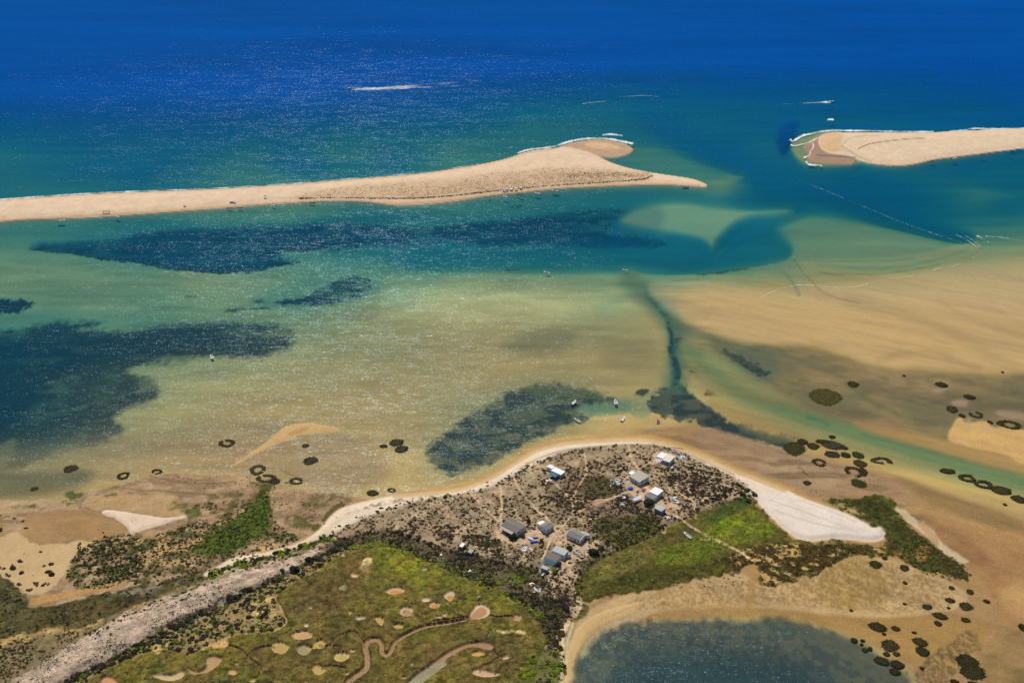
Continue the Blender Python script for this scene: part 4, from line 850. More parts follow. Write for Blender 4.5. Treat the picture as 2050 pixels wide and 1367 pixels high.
for x, y, s_ in ((40, 1125, 11), (30, 1136, 14), (45, 1147, 13), (24, 1132, 9), (100, 1131, 13), (98, 1147, 17), (104, 1150, 10), (72, 1165, 9), (75, 1172, 8), (92, 1170, 12), (82, 1103, 7), (158, 1090, 8), (164, 1096, 12), (172, 1101, 10), (156, 1104, 10), (206, 1066, 6), (208, 1074, 9),
                 (216, 1080, 11), (4, 1137, 10), (145, 1122, 10), (36, 1168, 9), (60, 1180, 12), (20, 1150, 10), (28, 1037, 7), (44, 1042, 6), (52, 1057, 8), (2, 1032, 5), (0, 1060, 9)):
    for q_ in range(3): CAND.append((x + RNG.normal() * s_ * .3, y + RNG.normal() * s_ * .16, s_ * RNG.uniform(.55, .85), ('dark', 'purple', 'dark')[q_], 3))
scatter('1040,1370 1045,1332 1075,1306 1112,1290 1130,1330 1128,1372', 110, 7, 17, {'bright': 4, 'green': 4, 'dark': 3}, 4)
scatter_line('1130,1200 1120,1235 1100,1262 1112,1290', 46, 9, 6, 13, {'dark': 5, 'purple': 3, 'olive': 1}, 4)
for x, y, s_ in ((1121, 1252, 14), (1122, 1267, 17), (1121, 1297, 15), (1111, 1312, 12)): CAND.append((x, y, s_, 'brown', 4)); CAND.append((x + 2, y + 3, s_ * .8, 'olive', 4))
scatter(GR, 1700, 2, 6, {'olive': 4, 'green': 4, 'bright': 1.5, 'sage': 2}, 5, pw=1.8)
scatter('1310,1100 1390,1078 1430,1040 1480,1020 1510,1008 1532,1038 1557,1070 1500,1086 1450,1096 1420,1122 1380,1132 1312,1132', 700, 2, 6, {'bright': 5, 'green': 4, 'sage': 1}, 5)
scatter('1166,1145 1200,1120 1260,1100 1270,1125 1220,1150 1180,1170', 130, 4, 10, {'bright': 4, 'green': 3, 'sage': 2}, 5)
scatter('1190,1105 1290,1078 1330,1060 1320,1110 1250,1140 1200,1130', 420, 2.5, 6, {'sage': 6, 'olive': 2}, 5)
scatter(FRINGE, 900, 2.5, 7.5, {'brown': 7, 'dark': 2, 'olive': 1}, 5, lum=.26)
scatter(GR2, 700, 2.5, 7, {'brown': 3, 'deep': 3, 'olive': 3, 'green': 1}, 5, lum=.28)
scatter('1780,1090 1830,1072 1880,1100 1935,1135 1945,1150 1900,1160 1850,1148 1800,1116', 260, 3, 7, {'brown': 5, 'deep': 3}, 5)
scatter('1310,1172 1480,1146 1520,1168 1400,1180', 40, 2.5, 5, {'brown': 4}, 5)
for x, y in ((1497, 982), (1486, 988), (1507, 985), (1500, 992), (1511, 990), (1490, 996), (1506, 998), (1482, 1000), (1498, 1003)): CAND.append((x, y, RNG.uniform(9, 13), 'deep', 5))
CAND.sort(key=lambda q_: -q_[2])
ZONE = {0: 'in the dark thicket at the marsh edge', 1: 'on the sandy dune around the huts', 2: 'beside the pale dune ridge', 3: 'on the western sand flats', 4: 'by the small south beach', 5: 'in the eastern green marsh'}
KWORD = {'dark': 'very dark', 'olive': 'olive green', 'green': 'mid green', 'bright': 'bright yellow-green', 'purple': 'dull purple-brown', 'grey': 'silvery grey', 'brown': 'rusty brown', 'deep': 'deep green', 'sage': 'pale sage green'}
N_IND = 300
for x, y, s_, kn, zn in CAND[:N_IND]:
    p = place(x, y)
    o = bpy.data.objects.new('scrub_bush', random.choice(BUSH[kn])); COL.objects.link(o)
    w = s_ * .5 * mpp(y) * 1.15
    o.location = (p.x, p.y, p.z - .05); o.scale = (w * random.uniform(.9, 1.25), w * random.uniform(.9, 1.2), w * random.uniform(.75, 1.05)); o.rotation_euler = (0, 0, random.uniform(0, 6.28))
    lab = f'{KWORD[kn]} rounded scrub bush {ZONE[zn]}'
    tag(o, lab, 'bush', lab)
def merged(name, items, protos, label, cat, colj=.22, hk=1.0):
    P = np.array([(q_[0], q_[1]) for q_ in items]); s_ = np.array([q_[2] for q_ in items])
    x, y, z, _ = place_many(P)
    r = s_ * .5 * np.array([mpp(v) for v in P[:, 1]])
    VV, CC = [], []
    for k in range(len(items)):
        pv = protos[k % len(protos)]; a = RNG.uniform(0, 6.28); ca, sa = math.cos(a), math.sin(a)
        q_ = pv * (r[k] * RNG.uniform(.9, 1.2), r[k] * RNG.uniform(.9, 1.2), r[k] * hk * RNG.uniform(.8, 1.15))
        VV.append(np.stack([q_[:, 0] * ca - q_[:, 1] * sa + x[k], q_[:, 0] * sa + q_[:, 1] * ca + y[k], q_[:, 2] + z[k]], 1))
        n = len(pv) // 4
        base = KIND[items[k][3]] * 1.9 * RNG.uniform(.75, 1.25)
        CC.append(np.repeat(np.clip(base * (1 + RNG.normal(size=(n, 1)) * colj), .003, .9), 4, 0))
    V = np.concatenate(VV)
    o = mesh_obj(name, V, quad_faces(len(V) // 4), M_LEAF, {'albedo': np.concatenate(CC)}, smooth=False)
    return tag(o, label, cat, kind='stuff')
rest = CAND[N_IND:]
merged('scrub', [q_ for q_ in rest if q_[4] < 5], SMALL, 'low dark scrub covering the dune, ridge and thickets', 'scrub')
merged('marsh_plants', [q_ for q_ in rest if q_[4] == 5], SMALL, 'low green and brown plants covering the eastern marsh', 'marsh plants', hk=.7)
print('bushes', len(CAND))
# tufts over the big marsh and grass on the outer spit
CAND = []
scatter(MARSHP, 15000, 1.6, 4.2, {'olive': 5, 'brown': 2, 'green': 2, 'sage': 1}, 6, lum=.2, pw=1.4)
merged('marsh_grass', CAND, TUFT, 'low olive grass and glasswort covering the big marsh with creeks', 'marsh grass', hk=.7)
CAND = []
scatter('570,398 620,384 700,372 800,366 900,358 1000,345 1100,336 1200,338 1290,343 1309,352 1290,360 1200,366 1100,372 1000,383 900,393 840,398 760,397 680,396', 4200, 1.1, 2.4, {'brown': 4, 'olive': 3, 'dark': 1}, 7, avoid=False)
scatter_line('600,397 680,395.5 790,397.5 850,396.5 920,390.5 1000,380.5 1100,371.5 1200,365.5 1290,359.5 1306,352', 1500, 1.0, 1.6, 3.0, {'brown': 5, 'dark': 3}, 7)
scatter_line('1140,352 1200,350 1260,349 1300,350', 700, 5, 1.4, 2.6, {'brown': 4, 'olive': 3}, 7)
merged('dune_grass', CAND, TUFT, 'sparse brown dune grass on the crest of the outer sand spit', 'dune grass', hk=.8)
CAND = []
scatter_line('690,1028 760,1010 830,998 900,994', 130, 5, .8, 2.4, {'dark': 4, 'purple': 2}, 8)
scatter(FLATW, 500, 1, 3.2, {'dark': 3, 'olive': 3, 'brown': 2}, 8)
scatter_line('1540,1000 1600,1022 1680,1048 1730,1062', 60, 8, .7, 1.6, {'dark': 3, 'brown': 3}, 8)
scatter_line('1600,935 1615,950', 26, 3, 1.5, 3.5, {'olive': 3, 'brown': 3}, 8)
scatter_line('1600,985 1620,975 1640,1000 1700,1010 1760,1000', 70, 8, 1.2, 3, {'olive': 3, 'brown': 3}, 8)
scatter_line('1740,960 1750,985 1765,1000', 60, 8, 1.2, 3.2, {'olive': 3, 'brown': 3}, 8)
merged('flotsam_plants', CAND, TUFT, 'scattered small seablite tufts and drift on sand and mud', 'small plants', hk=.6)
# ------------------------------------------------------------------ round cordgrass islets
def islet_mesh(ring, seed, tint=(1, 1, 1)):
    r = np.random.default_rng(seed); nA, nR = 56, 9
    V, Cc = [], []
    base = S(70, 63, 30) * tint
    ph = r.uniform(0, 6.28, 14); am = np.array([r.uniform(.4, 1.0) * .10 / (k + 1.0) ** 1.0 for k in range(14)])
    def edge(a): return 1 + sum(am[k] * math.sin((k + 2) * a + ph[k]) for k in range(14))
    inner = .5 if ring else 0.0
    for i in range(nR + 1):
        t = inner + (1 - inner) * i / nR
        for j in range(nA):
            a = 2 * math.pi * j / nA; e = edge(a) * t
            prof = math.sin(math.pi * min(1, max(0, (t - inner) / (1 - inner)))) if ring else (1 - t ** 3)
            V.append((e * math.cos(a), e * math.sin(a), .28 * prof + r.uniform(-.05, .05) * (0 < i < nR) - (.35 if i == nR else 0) - (.3 if ring and i == 0 else 0)))
            Cc.append(base * r.uniform(.75, 1.3) * (1.0 if not ring else 1.05))
    ga = r.uniform(0, 6.28); gw = r.uniform(.15, .6)
    Fq = [(i * nA + j, i * nA + (j + 1) % nA, (i + 1) * nA + (j + 1) % nA, (i + 1) * nA + j) for i in range(nR) for j in range(nA) if not (ring and math.cos(2 * math.pi * j / nA - ga) > math.cos(gw))]
    Fq = [(a, d, c, b) for a, b, c, d in Fq]
    n = 320
    a = r.uniform(0, 6.28, n); t = np.sqrt(r.uniform(inner ** 2 * .7 + .02, 1.0, n)); e = np.array([edge(q_) for q_ in a]) * t
    cx_, cy_ = e * np.cos(a), e * np.sin(a); z0 = .15
    for k in range(n):
        if ring and math.cos(a[k] - ga) > math.cos(gw * .8): continue
        b0 = len(V); th = r.uniform(0, 6.28); w = r.uniform(.03, .075); hgt = r.uniform(.25, .5); dx, dy = math.cos(th) * w, math.sin(th) * w; lx, ly = r.normal(size=2) * .05
        V += [(cx_[k] - dx, cy_[k] - dy, z0), (cx_[k] + dx, cy_[k] + dy, z0), (cx_[k] + dx + lx, cy_[k] + dy + ly, hgt), (cx_[k] - dx * .6 + lx, cy_[k] - dy * .6 + ly, hgt * .95)]
        cc_ = S(86, 80, 34) * tint * r.uniform(.6, 1.5); Cc += [cc_] * 4
        Fq.append((b0, b0 + 1, b0 + 2, b0 + 3))
    o = mesh_obj('cordgrass_islet', np.array(V), np.array(Fq), M_LEAF, {'albedo': np.clip(np.array(Cc), .003, .9)}, smooth=False)
    me = o.data; bpy.data.objects.remove(o); return me
SOLID = [islet_mesh(False, 70 + k) for k in range(5)]; RINGS = [islet_mesh(True, 90 + k) for k in range(7)]
GREENI = islet_mesh(False, 120, (1.25, 1.35, .5)); GREEN2 = islet_mesh(False, 121, (.8, 1.15, .6))
def islet(cx, cy, rx, ry, ring=0, label=None, group=None, rot=-8):
    p = ground(cx, cy, 0.0); k = mpp(cy); p2 = ground(cx, cy + 1, 0.0); kv = abs(p2.y - p.y)
    zb = max(0.0, float(Z[zat(p.x, p.y)]))
    o = bpy.data.objects.new('cordgrass_islet', GREENI if (cx, cy) in ((1652, 794), (1591, 898)) else GREEN2 if (cx, cy) in ((1719, 968), (1693, 911), (1717.6, 911)) else random.choice(RINGS if ring else SOLID)); COL.objects.link(o)
    o.location = (p.x, p.y, zb); o.scale = (rx * k, ry * kv, .8 if rx > 8 else .55); o.rotation_euler = (0, 0, R(rot + random.uniform(-4, 4)))
    tag(o, label or f'small dark round cordgrass patch {group}', 'marsh islet', ('cordgrass patches ' + group) if group else None)
g1 = 'on the brown flats at the right edge'
islet(1652, 794, 34, 16, 0, 'largest olive green islet alone on the brown eastern flats above the green stream')
islet(1708, 769, 12, 6, 0, 'oval dark islet just above right of the big olive islet'); islet(1885, 770, 12, 6, 0, 'uppermost dark oval islet of the right edge row'); islet(1941, 795, 12, 5, 0, 'thin dark islet below the uppermost one near the right edge')
islet(1906, 819, 12, 7, 0, 'round dark islet left of the small sand streaks at the right edge'); islet(1926, 832, 6.5, 4, 0, group=g1); islet(1954, 830, 13, 7, 1, 'curved dark islet above the pale sand streaks')
islet(1982, 845, 5.5, 4, 0, group=g1); islet(2021, 850, 24, 9, 1, 'wide crescent islet on pale sand at the right edge'); islet(2007, 745, 3, 2, 0, group=g1); islet(1810, 752, 3, 2, 0, group=g1)
g2 = 'in the cluster between green stream and beach'
islet(1591, 898, 23, 14, 0, 'large brown-green islet at the end of the dark weed bed', rot=-14)
for a in ((1607, 884, 11, 6), (1628, 893, 14, 7), (1647, 884, 14, 5), (1690, 896, 8, 4), (1666, 909.5, 15, 8), (1693, 911, 11, 6), (1717.6, 911, 13, 7), (1722, 928, 14, 8), (1728, 945, 9, 10), (1666, 874, 7, 3), (1616, 967, 9, 5)):
    islet(*a, group=g2)
islet(1667, 891, 23, 9, 0, 'long dark islet nearest the green stream in the cluster'); islet(1640, 926, 15, 8, 1, 'ring shaped islet on the mud below the cluster', group=None)
islet(1710, 945, 20, 11, 1, 'large open ring islet above the round green patch'); islet(1719, 968, 17, 9, 0, 'round green islet just north of the dark triangular marsh'); islet(1765, 922, 22, 7, 1, 'faint flat ring islet beside the green stream')
islet(1897, 942, 16, 4.5, 0, 'first slim islet of the chain along the green stream', rot=-16); islet(1936, 956, 18, 7, 1, 'second ring islet of the chain along the green stream', rot=-14); islet(1969, 969, 17, 9, 1, 'third islet, pale in the middle, of the chain along the green stream', rot=-14)
islet(2005, 981, 20, 9, 0, 'fourth and darkest islet of the chain along the green stream', rot=-20); islet(2040, 999, 15, 9, 0, 'last islet of the stream chain, cut by the right edge', rot=-16); islet(2012, 1010, 4, 3, 0, group=g1)
g3 = 'on the sandy shallows at the lower right'
islet(1753, 1130, 14, 8.5, 0, 'dark oval patch below the tip of the white sand lobe'); islet(1810.5, 1137, 10, 7, 0, 'dark oval patch touching the marsh fringe at lower right')
for a in ((1771, 1118, 5, 4), (1812, 1167, 5, 4), (1811, 1209, 4, 3), (1704, 1222, 4, 3), (1905, 1177, 6, 5), (1942, 1185, 8, 6), (1902, 1202, 10, 6), (1856, 1215, 11, 6), (1899, 1217, 4, 3), (1933, 1241, 9, 6), (1878, 1248, 8, 6), (1793, 1258, 9, 6), (1770, 1269, 5, 3), (1830, 1266, 5, 3),
          (1795, 1309, 8, 5), (1710, 1281, 7, 5), (1727, 1282, 5, 3), (1725, 1289, 3, 2), (1775, 1309, 7, 5), (1732, 1300, 7, 4), (1742, 1298, 5, 4), (1846, 1338, 5, 4), (1911, 1365, 10, 6), (1975, 1204, 7, 5)):
    islet(*a, group=g3)
islet(1934, 1214, 15, 9, 0, 'slanting dark patch, rightmost of the upper lower-right group', rot=-28); islet(1882, 1233, 15, 8, 0, 'dark oval patch with a pale sand tail to its right', rot=-16); islet(1757, 1255, 18, 11, 0, 'large dark oval patch above the pond edge', rot=-14)
islet(1782, 1292, 19, 13, 0, 'large lobed dark patch beside the pond', rot=-25); islet(1842, 1285, 15, 10, 0, 'upper of two touching dark patches right of the pond', rot=-20); islet(1847, 1304, 14, 11, 0, 'lower of two touching dark patches right of the pond')
islet(1765, 1322, 14, 9, 0, 'left one of the dark patch pair at the pond rim', rot=-25); islet(1797, 1330, 14, 9, 0, 'right one of the dark patch pair at the pond rim', rot=-12); islet(1792, 1344, 12, 6, 0, 'dim patch at the water line below the patch pair', rot=-22)
islet(1937, 1326, 24, 18, 0, 'upper lobe of the biggest dark patch in the lower right corner', rot=-10); islet(1947, 1345, 27, 17, 0, 'lower lobe of the biggest dark patch in the lower right corner', rot=-18); islet(1949, 1369, 13, 6, 0, group=g3); islet(2047, 1256, 9, 8, 0, 'blurred dark patch cut by the right edge')
g4 = 'in the left shallows'
islet(454, 887, 16, 8, 1, 'ring islet left of the curved sand spit in the shallows'); islet(142, 937.5, 15, 7, 0, 'dark oval patch farthest left in the shallow bay'); islet(247, 952, 13, 7, 1, 'thin ring islet in the left shallows'); islet(314, 944, 12, 5, 1, 'faint ring islet right of the thin ring in the left shallows')
islet(69, 978, 8, 4, 0, group=g4); islet(612, 892, 8, 4, 0, group=g4); islet(551, 964, 10, 6, 0, group=g4); islet(622, 922, 16, 8, 0, 'dark oval islet in the glittering water below the sand spit'); islet(516, 940, 17, 10, 1, 'upper ring islet of the group above the green flats')
islet(533, 958, 20, 9, 1, 'lower wide ring islet of the group above the green flats'); islet(593, 963, 14, 7, 1, 'right ring islet of the group above the green flats')
islet(768, 893, 8, 4, 0, group='in the shallows off the beach'); islet(794, 885.5, 15, 7, 0, 'upper of two merging islets off the beach'); islet(804, 898.6, 14, 7, 0, 'lower of two merging islets off the beach'); islet(746, 987, 13, 6, 0, 'dark islet touching the beach edge'); islet(784, 981, 9, 4, 1, group='in the shallows off the beach')
# ------------------------------------------------------------------ object helpers
def flat_mat(name, rgb, rough=.7, noise=.12, scale=1.5, stripe=None, metal=0.0):
    """painted / weathered surface: base colour with blotchy wear, optional corrugation or board bands"""
    m, t = new_mat(name); b = NB(t)
    out = b.n('ShaderNodeOutputMaterial'); p = b.n('ShaderNodeBsdfPrincipled'); p.inputs['Roughness'].default_value = rough; p.inputs['Metallic'].default_value = metal
    tc = b.n('ShaderNodeTexCoord').outputs['Object']
    n1 = b.noise(tc, scale, 4); n2 = b.noise(tc, scale * 7, 2)
    f = b.math('ADD', b.math('MULTIPLY', b.math('SUBTRACT', n1.outputs[0], .5), noise * 2.2), b.math('MULTIPLY', b.math('SUBTRACT', n2.outputs[0], .5), noise * .9))
    f = b.math('ADD', f, 1.0)
    if stripe:
        axis, per, amt = stripe
        sx = b.n('ShaderNodeSeparateXYZ'); b.l(tc, sx.inputs[0])
        w = b.math('SINE', b.math('MULTIPLY', sx.outputs[axis], 2 * math.pi / per))
        f = b.math('ADD', f, b.math('MULTIPLY', w, amt))
    f = b.math('MAXIMUM', f, .1)
    sc = b.n('ShaderNodeVectorMath', operation='SCALE'); sc.inputs[0].default_value = rgb; b.l(f, sc.inputs['Scale'])
    b.l(sc.outputs[0], p.inputs['Base Color']); b.l(p.outputs[0], out.inputs[0])
    return m
MW = flat_mat('white_paint', (.74, .74, .72), .6, .05); MPL = flat_mat('plaster', (.60, .62, .66), .85, .06, .7); MCR = flat_mat('cream_sheet', (.66, .58, .44), .7, .08, .8)
MWR = flat_mat('white_sheet', (.78, .77, .74), .6, .06, .6, (0, .5, .04)); MGR = flat_mat('grey_cement_sheet', (.20, .185, .17), .9, .12, .8, (0, .9, .07)); MGB = flat_mat('brown_grey_sheet', (.17, .145, .125), .9, .12, .9, (0, .9, .08))
MGL = flat_mat('pale_grey_sheet', (.42, .43, .40), .85, .1, .7, (0, 1.1, .05)); MBW = flat_mat('beige_sheet', (.42, .38, .30), .85, .1, .8, (0, 1.0, .06)); MDK = flat_mat('dark_opening', (.03, .032, .04), .5, .05)
MBL = flat_mat('blue_wall', (.16, .24, .42), .8, .1, .8); MTE = flat_mat('teal_cloth', (.03, .14, .15), .8, .1, 1.2); MGN = flat_mat('green_mesh', (.04, .13, .07), .8, .12, 1.2); MBC = flat_mat('blue_cloth', (.03, .10, .45), .7, .1, 1.2)
MLB = flat_mat('pale_blue_tarp', (.42, .50, .66), .6, .06, 1.0); MWD = flat_mat('weathered_wood', (.26, .19, .13), .9, .15, 1.5); MGLASS = flat_mat('window_glass', (.03, .045, .06), .08, .04)
MYE = flat_mat('yellow_cloth', (.80, .58, .03), .7, .05); MRD = flat_mat('red_cloth', (.72, .06, .05), .7, .06); MOR = flat_mat('orange_cloth', (.80, .30, .04), .7, .08); MBK = flat_mat('black_plastic', (.02, .02, .022), .4, .05); MNV = flat_mat('navy_hull', (.025, .035, .07), .35, .05); MMET = flat_mat('pole_metal', (.6, .6, .6), .4, .05)
MGS = flat_mat('grey_hull', (.22, .23, .25), .5, .07); MTRUNK = flat_mat('bark', (.10, .075, .05), .95, .2, 3); MSK = flat_mat('skin', (.45, .27, .18), .6, .04)

class MB:
    def __init__(s): s.v, s.f = [], []
    def box(s, x0, x1, y0, y1, z0, z1):
        n = len(s.v); s.v += [(x0, y0, z0), (x1, y0, z0), (x1, y1, z0), (x0, y1, z0), (x0, y0, z1), (x1, y0, z1), (x1, y1, z1), (x0, y1, z1)]
        s.f += [tuple(n + i for i in q_) for q_ in ((0, 3, 2, 1), (4, 5, 6, 7), (0, 1, 5, 4), (1, 2, 6, 5), (2, 3, 7, 6), (3, 0, 4, 7))]; return s
    def poly(s, vs): n = len(s.v); s.v += list(vs); s.f.append(tuple(range(n, n + len(vs)))); return s
    def slab(s, q_, th):
        """quad (4 points, counter-clockwise seen from above) with thickness downwards"""
        n = len(s.v); s.v += list(q_) + [(x, y, z - th) for x, y, z in q_]
        s.f += [(n, n + 1, n + 2, n + 3), (n + 7, n + 6, n + 5, n + 4)] + [(n + i, n + 4 + i, n + 4 + (i + 1) % 4, n + (i + 1) % 4) for i in range(4)]; return s
    def tube(s, a, b, r0, r1=None, k=8):
        r1 = r0 if r1 is None else r1; a = Vector(a); b = Vector(b); d = (b - a).normalized(); u = d.orthogonal().normalized(); w = d.cross(u); n = len(s.v)
        for c, r in ((a, r0), (b, r1)): s.v += [tuple(c + (u * math.cos(6.2832 * i / k) + w * math.sin(6.2832 * i / k)) * r) for i in range(k)]
        s.f += [(n + i, n + (i + 1) % k, n + k + (i + 1) % k, n + k + i) for i in range(k)] + [tuple(n + k + i for i in range(k)), tuple(n + k - 1 - i for i in range(k))]; return s
    def loft(s, rings, closed=True, caps=(True, True)):
        n = len(s.v); k = len(rings[0])
        for r in rings: s.v += list(r)
        for i in range(len(rings) - 1):
            for j in range(k if closed else k - 1):
                s.f.append((n + i * k + j, n + i * k + (j + 1) % k, n + (i + 1) * k + (j + 1) % k, n + (i + 1) * k + j))
        if caps[0]: s.f.append(tuple(n + k - 1 - j for j in range(k)))
        if caps[1]: s.f.append(tuple(n + (len(rings) - 1) * k + j for j in range(k)))
        return s
    def build(s, name, mat, parent=None, smooth=False, bevel=0):
        me = bpy.data.meshes.new(name); me.from_pydata(s.v, [], s.f); me.update()
        if smooth:
            for p in me.polygons: p.use_smooth = True
        me.materials.append(mat); o = bpy.data.objects.new(name, me); COL.objects.link(o)
        if parent is not None: o.parent = parent
        if bevel:
            bm = o.modifiers.new('bevel', 'BEVEL'); bm.width = bevel; bm.segments = 2
        return o
def copy_tree(o, parent=None):
    c = o.copy(); COL.objects.link(c); c.parent = parent
    for ch in o.children: copy_tree(ch, c)
    return c

# ------------------------------------------------------------------ huts
def rect3(A, B, Cc, h, z0=None):
    """footprint from three roof corners seen in the photo; h = eave height above ground"""
    if z0 is None:
        m = place((B[0] + Cc[0]) / 2, (B[1] + Cc[1]) / 2 + 6); z0 = m.z
    a, b_, c_ = (ground(p[0], p[1], z0 + h) for p in (A, B, Cc))
    u = (b_ - a); v = (c_ - a); u.z = v.z = 0
    L, W = u.length, v.length; ctr = a + u / 2 + v / 2
    au = math.atan2(u.y, u.x); av = math.atan2(v.y, v.x)
    dlt = (av - au + math.pi) % (2 * math.pi) - math.pi; sgn = 1 if dlt > 0 else -1
    corr = (dlt - sgn * math.pi / 2) / 2
    rz = au + corr
    return Vector((ctr.x, ctr.y, z0)), rz, L, W
def front_sides(rz, ctr):
    """which local sides look towards the camera: list of (axis, sign), most frontal first"""
    d = Vector((-ctr.x, -ctr.y)); d.normalize(); out = []
    for ax in (0, 1):
        for sg in (1, -1):
            n = Vector((math.cos(rz), math.sin(rz))) if ax == 0 else Vector((-math.sin(rz), math.cos(rz)))
            out.append(((n * sg).dot(d), ax, sg))
    out.sort(reverse=True); return [(a, s_) for _, a, s_ in out]
def on_side(root, ax, sg, L, W, pos, z0, w, h, name, mat, depth=.06, frame=None, pane=None):
    """a panel fixed to a wall side; pos = offset along the wall"""
    e = (L if ax == 0 else W) / 2
    def bx(m, p0, p1, zz0, zz1, d0, d1):
        lo, hi = sorted((sg * (e + d0), sg * (e + d1)))
        if ax == 0: m.box(lo, hi, p0, p1, zz0, zz1)
        else: m.box(p0, p1, lo, hi, zz0, zz1)
        return m
    if name == 'window':
        m = MB(); t = .07
        bx(m, pos - w / 2, pos + w / 2, z0, z0 + t, .003, depth); bx(m, pos - w / 2, pos + w / 2, z0 + h - t, z0 + h, .003, depth)
        bx(m, pos - w / 2, pos - w / 2 + t, z0 + t, z0 + h - t, .003, depth); bx(m, pos + w / 2 - t, pos + w / 2, z0 + t, z0 + h - t, .003, depth)
        f = m.build('window', frame or MW, root)
        bx(MB(), pos - w / 2 + t, pos + w / 2 - t, z0 + t, z0 + h - t, .003, .02).build('pane', pane or MGLASS, f)
        return f
    o = bx(MB(), pos - w / 2, pos + w / 2, z0, z0 + h, .003, depth).build(name, mat, root)
    if name == 'door':
        bx(MB(), pos + w * .32, pos + w * .42, z0 + 1.0, z0 + 1.12, depth + .002, depth + .05).build('handle', MMET, o)
    return o
def body(root, L, W, h, mat, gable=None, rise=.8, z=-.5, cx=0, cy=0, name='wall'):
    m = MB(); x0, x1, y0, y1 = cx - L / 2, cx + L / 2, cy - W / 2, cy + W / 2
    if gable == 'x':     # ridge along x
        m.loft([[(x, y0, z), (x, y1, z), (x, y1, h), (x, cy, h + rise), (x, y0, h)] for x in (x0, x1)])
    elif gable == 'y':
        m.loft([[(x1, y, z), (x0, y, z), (x0, y, h), (cx, y, h + rise), (x1, y, h)] for y in (y1, y0)])
    else: m.box(x0, x1, y0, y1, z, h)
    return m.build(name, mat, root)
def gable_roof(root, L, W, h, mat, axis, rise=.8, ov=.3, th=.1, name='roof', ridge=True):
    m = MB(); k = rise / ((W if axis == 'x' else L) / 2)
    if axis == 'x':
        x0, x1 = -L / 2 - ov, L / 2 + ov; ye = W / 2 + ov; ze = h - ov * k + .06; zr = h + rise + .06
        m.slab([(x0, -ye, ze), (x1, -ye, ze), (x1, 0, zr), (x0, 0, zr)], th); m.slab([(x0, 0, zr), (x1, 0, zr), (x1, ye, ze), (x0, ye, ze)], th)
        o = m.build(name, mat, root)
        if ridge: MB().tube((x0 - .02, 0, zr + .02), (x1 + .02, 0, zr + .02), .13, k=6).build('ridge_cap', MGL, o)
    else:
        y0, y1 = -W / 2 - ov, W / 2 + ov; xe = L / 2 + ov; ze = h - ov * k + .06; zr = h + rise + .06
        m.slab([(-xe, y0, ze), (0, y0, zr), (0, y1, zr), (-xe, y1, ze)], th); m.slab([(0, y0, zr), (xe, y0, ze), (xe, y1, ze), (0, y1, zr)], th)
        o = m.build(name, mat, root)
        if ridge: MB().tube((0, y0 - .02, zr + .02), (0, y1 + .02, zr + .02), .13, k=6).build('ridge_cap', MGL, o)
    return o
def flat_roof(root, L, W, h, mat, tilt=.15, ov=.15, th=.12, cx=0, cy=0, ax=1, sg=1, name='roof'):
    x0, x1, y0, y1 = cx - L / 2 - ov, cx + L / 2 + ov, cy - W / 2 - ov, cy + W / 2 + ov
    def z(x, y): return h + .13 + tilt * ((x - cx) / L if ax == 0 else (y - cy) / W) * -2 * sg * .5 + tilt * .5
    return MB().slab([(x0, y0, z(x0, y0)), (x1, y0, z(x1, y0)), (x1, y1, z(x1, y1)), (x0, y1, z(x0, y1))], th).build(name, mat, root)
def hut(A, B, Cc, h, label, wall, roof, gable=None, rise=.8, name='hut', door=True, wins=(2, 1), tilt=.2, z0=None, wpane=None):
    ctr, rz, L, W = rect3(A, B, Cc, h, z0)
    root = thing(name, ctr, rz, label, 'hut' if name == 'hut' else name.replace('_', ' '))
    body(root, L - .4, W - .4, h, wall, gable, rise)
    fs = front_sides(rz, ctr)
    if gable: gable_roof(root, L - .4, W - .4, h, roof, gable, rise, .25)
    else: flat_roof(root, L - .4, W - .4, h, roof, tilt, .2, ax=fs[0][0], sg=fs[0][1])
    LL, WW = L - .4, W - .4
    for si, (ax, sg) in enumerate(fs[:2]):
        wl = WW if ax == 0 else LL
        n = wins[si] if si < len(wins) else 0
        slots = n + (1 if (door and si == 0) else 0)
        for k in range(slots):
            pos = -wl / 2 + wl * (k + .5) / slots
            if door and si == 0 and k == slots // 2: on_side(root, ax, sg, LL, WW, pos, -.1, .95, min(2.0, h - .2), 'door', MWD)
            else: on_side(root, ax, sg, LL, WW, pos, h * .42, min(1.0, wl * .3), h * .36, 'window', None)
    root['L'] = L; root['W'] = W
    return root, ctr, rz, L, W, fs
def part_block(root, A, B, Cc, h, wall, roof, wname='annex_wall', rname='annex_roof', ax=1, sg=1, tilt=.1):
    """an add-on with a roof of its own; built in world then expressed in the hut's frame"""
    ctr, rz, L, W = rect3(A, B, Cc, h, root.location.z)
    holder_rz = root.rotation_euler.z
    loc = Matrix.Rotation(-holder_rz, 3, 'Z') @ (ctr - Vector(root.location)); dr = rz - holder_rz
    q90 = round(dr / (math.pi / 2)); dr -= q90 * math.pi / 2
    if q90 % 2: L, W = W, L
    a = body(root, L - .3, W - .3, h, wall, name=wname, cx=loc.x, cy=loc.y)
    r = flat_roof(root, L - .3, W - .3, h, roof, tilt, .15, cx=loc.x, cy=loc.y, ax=ax, sg=sg, name=rname)
    return loc, L, W
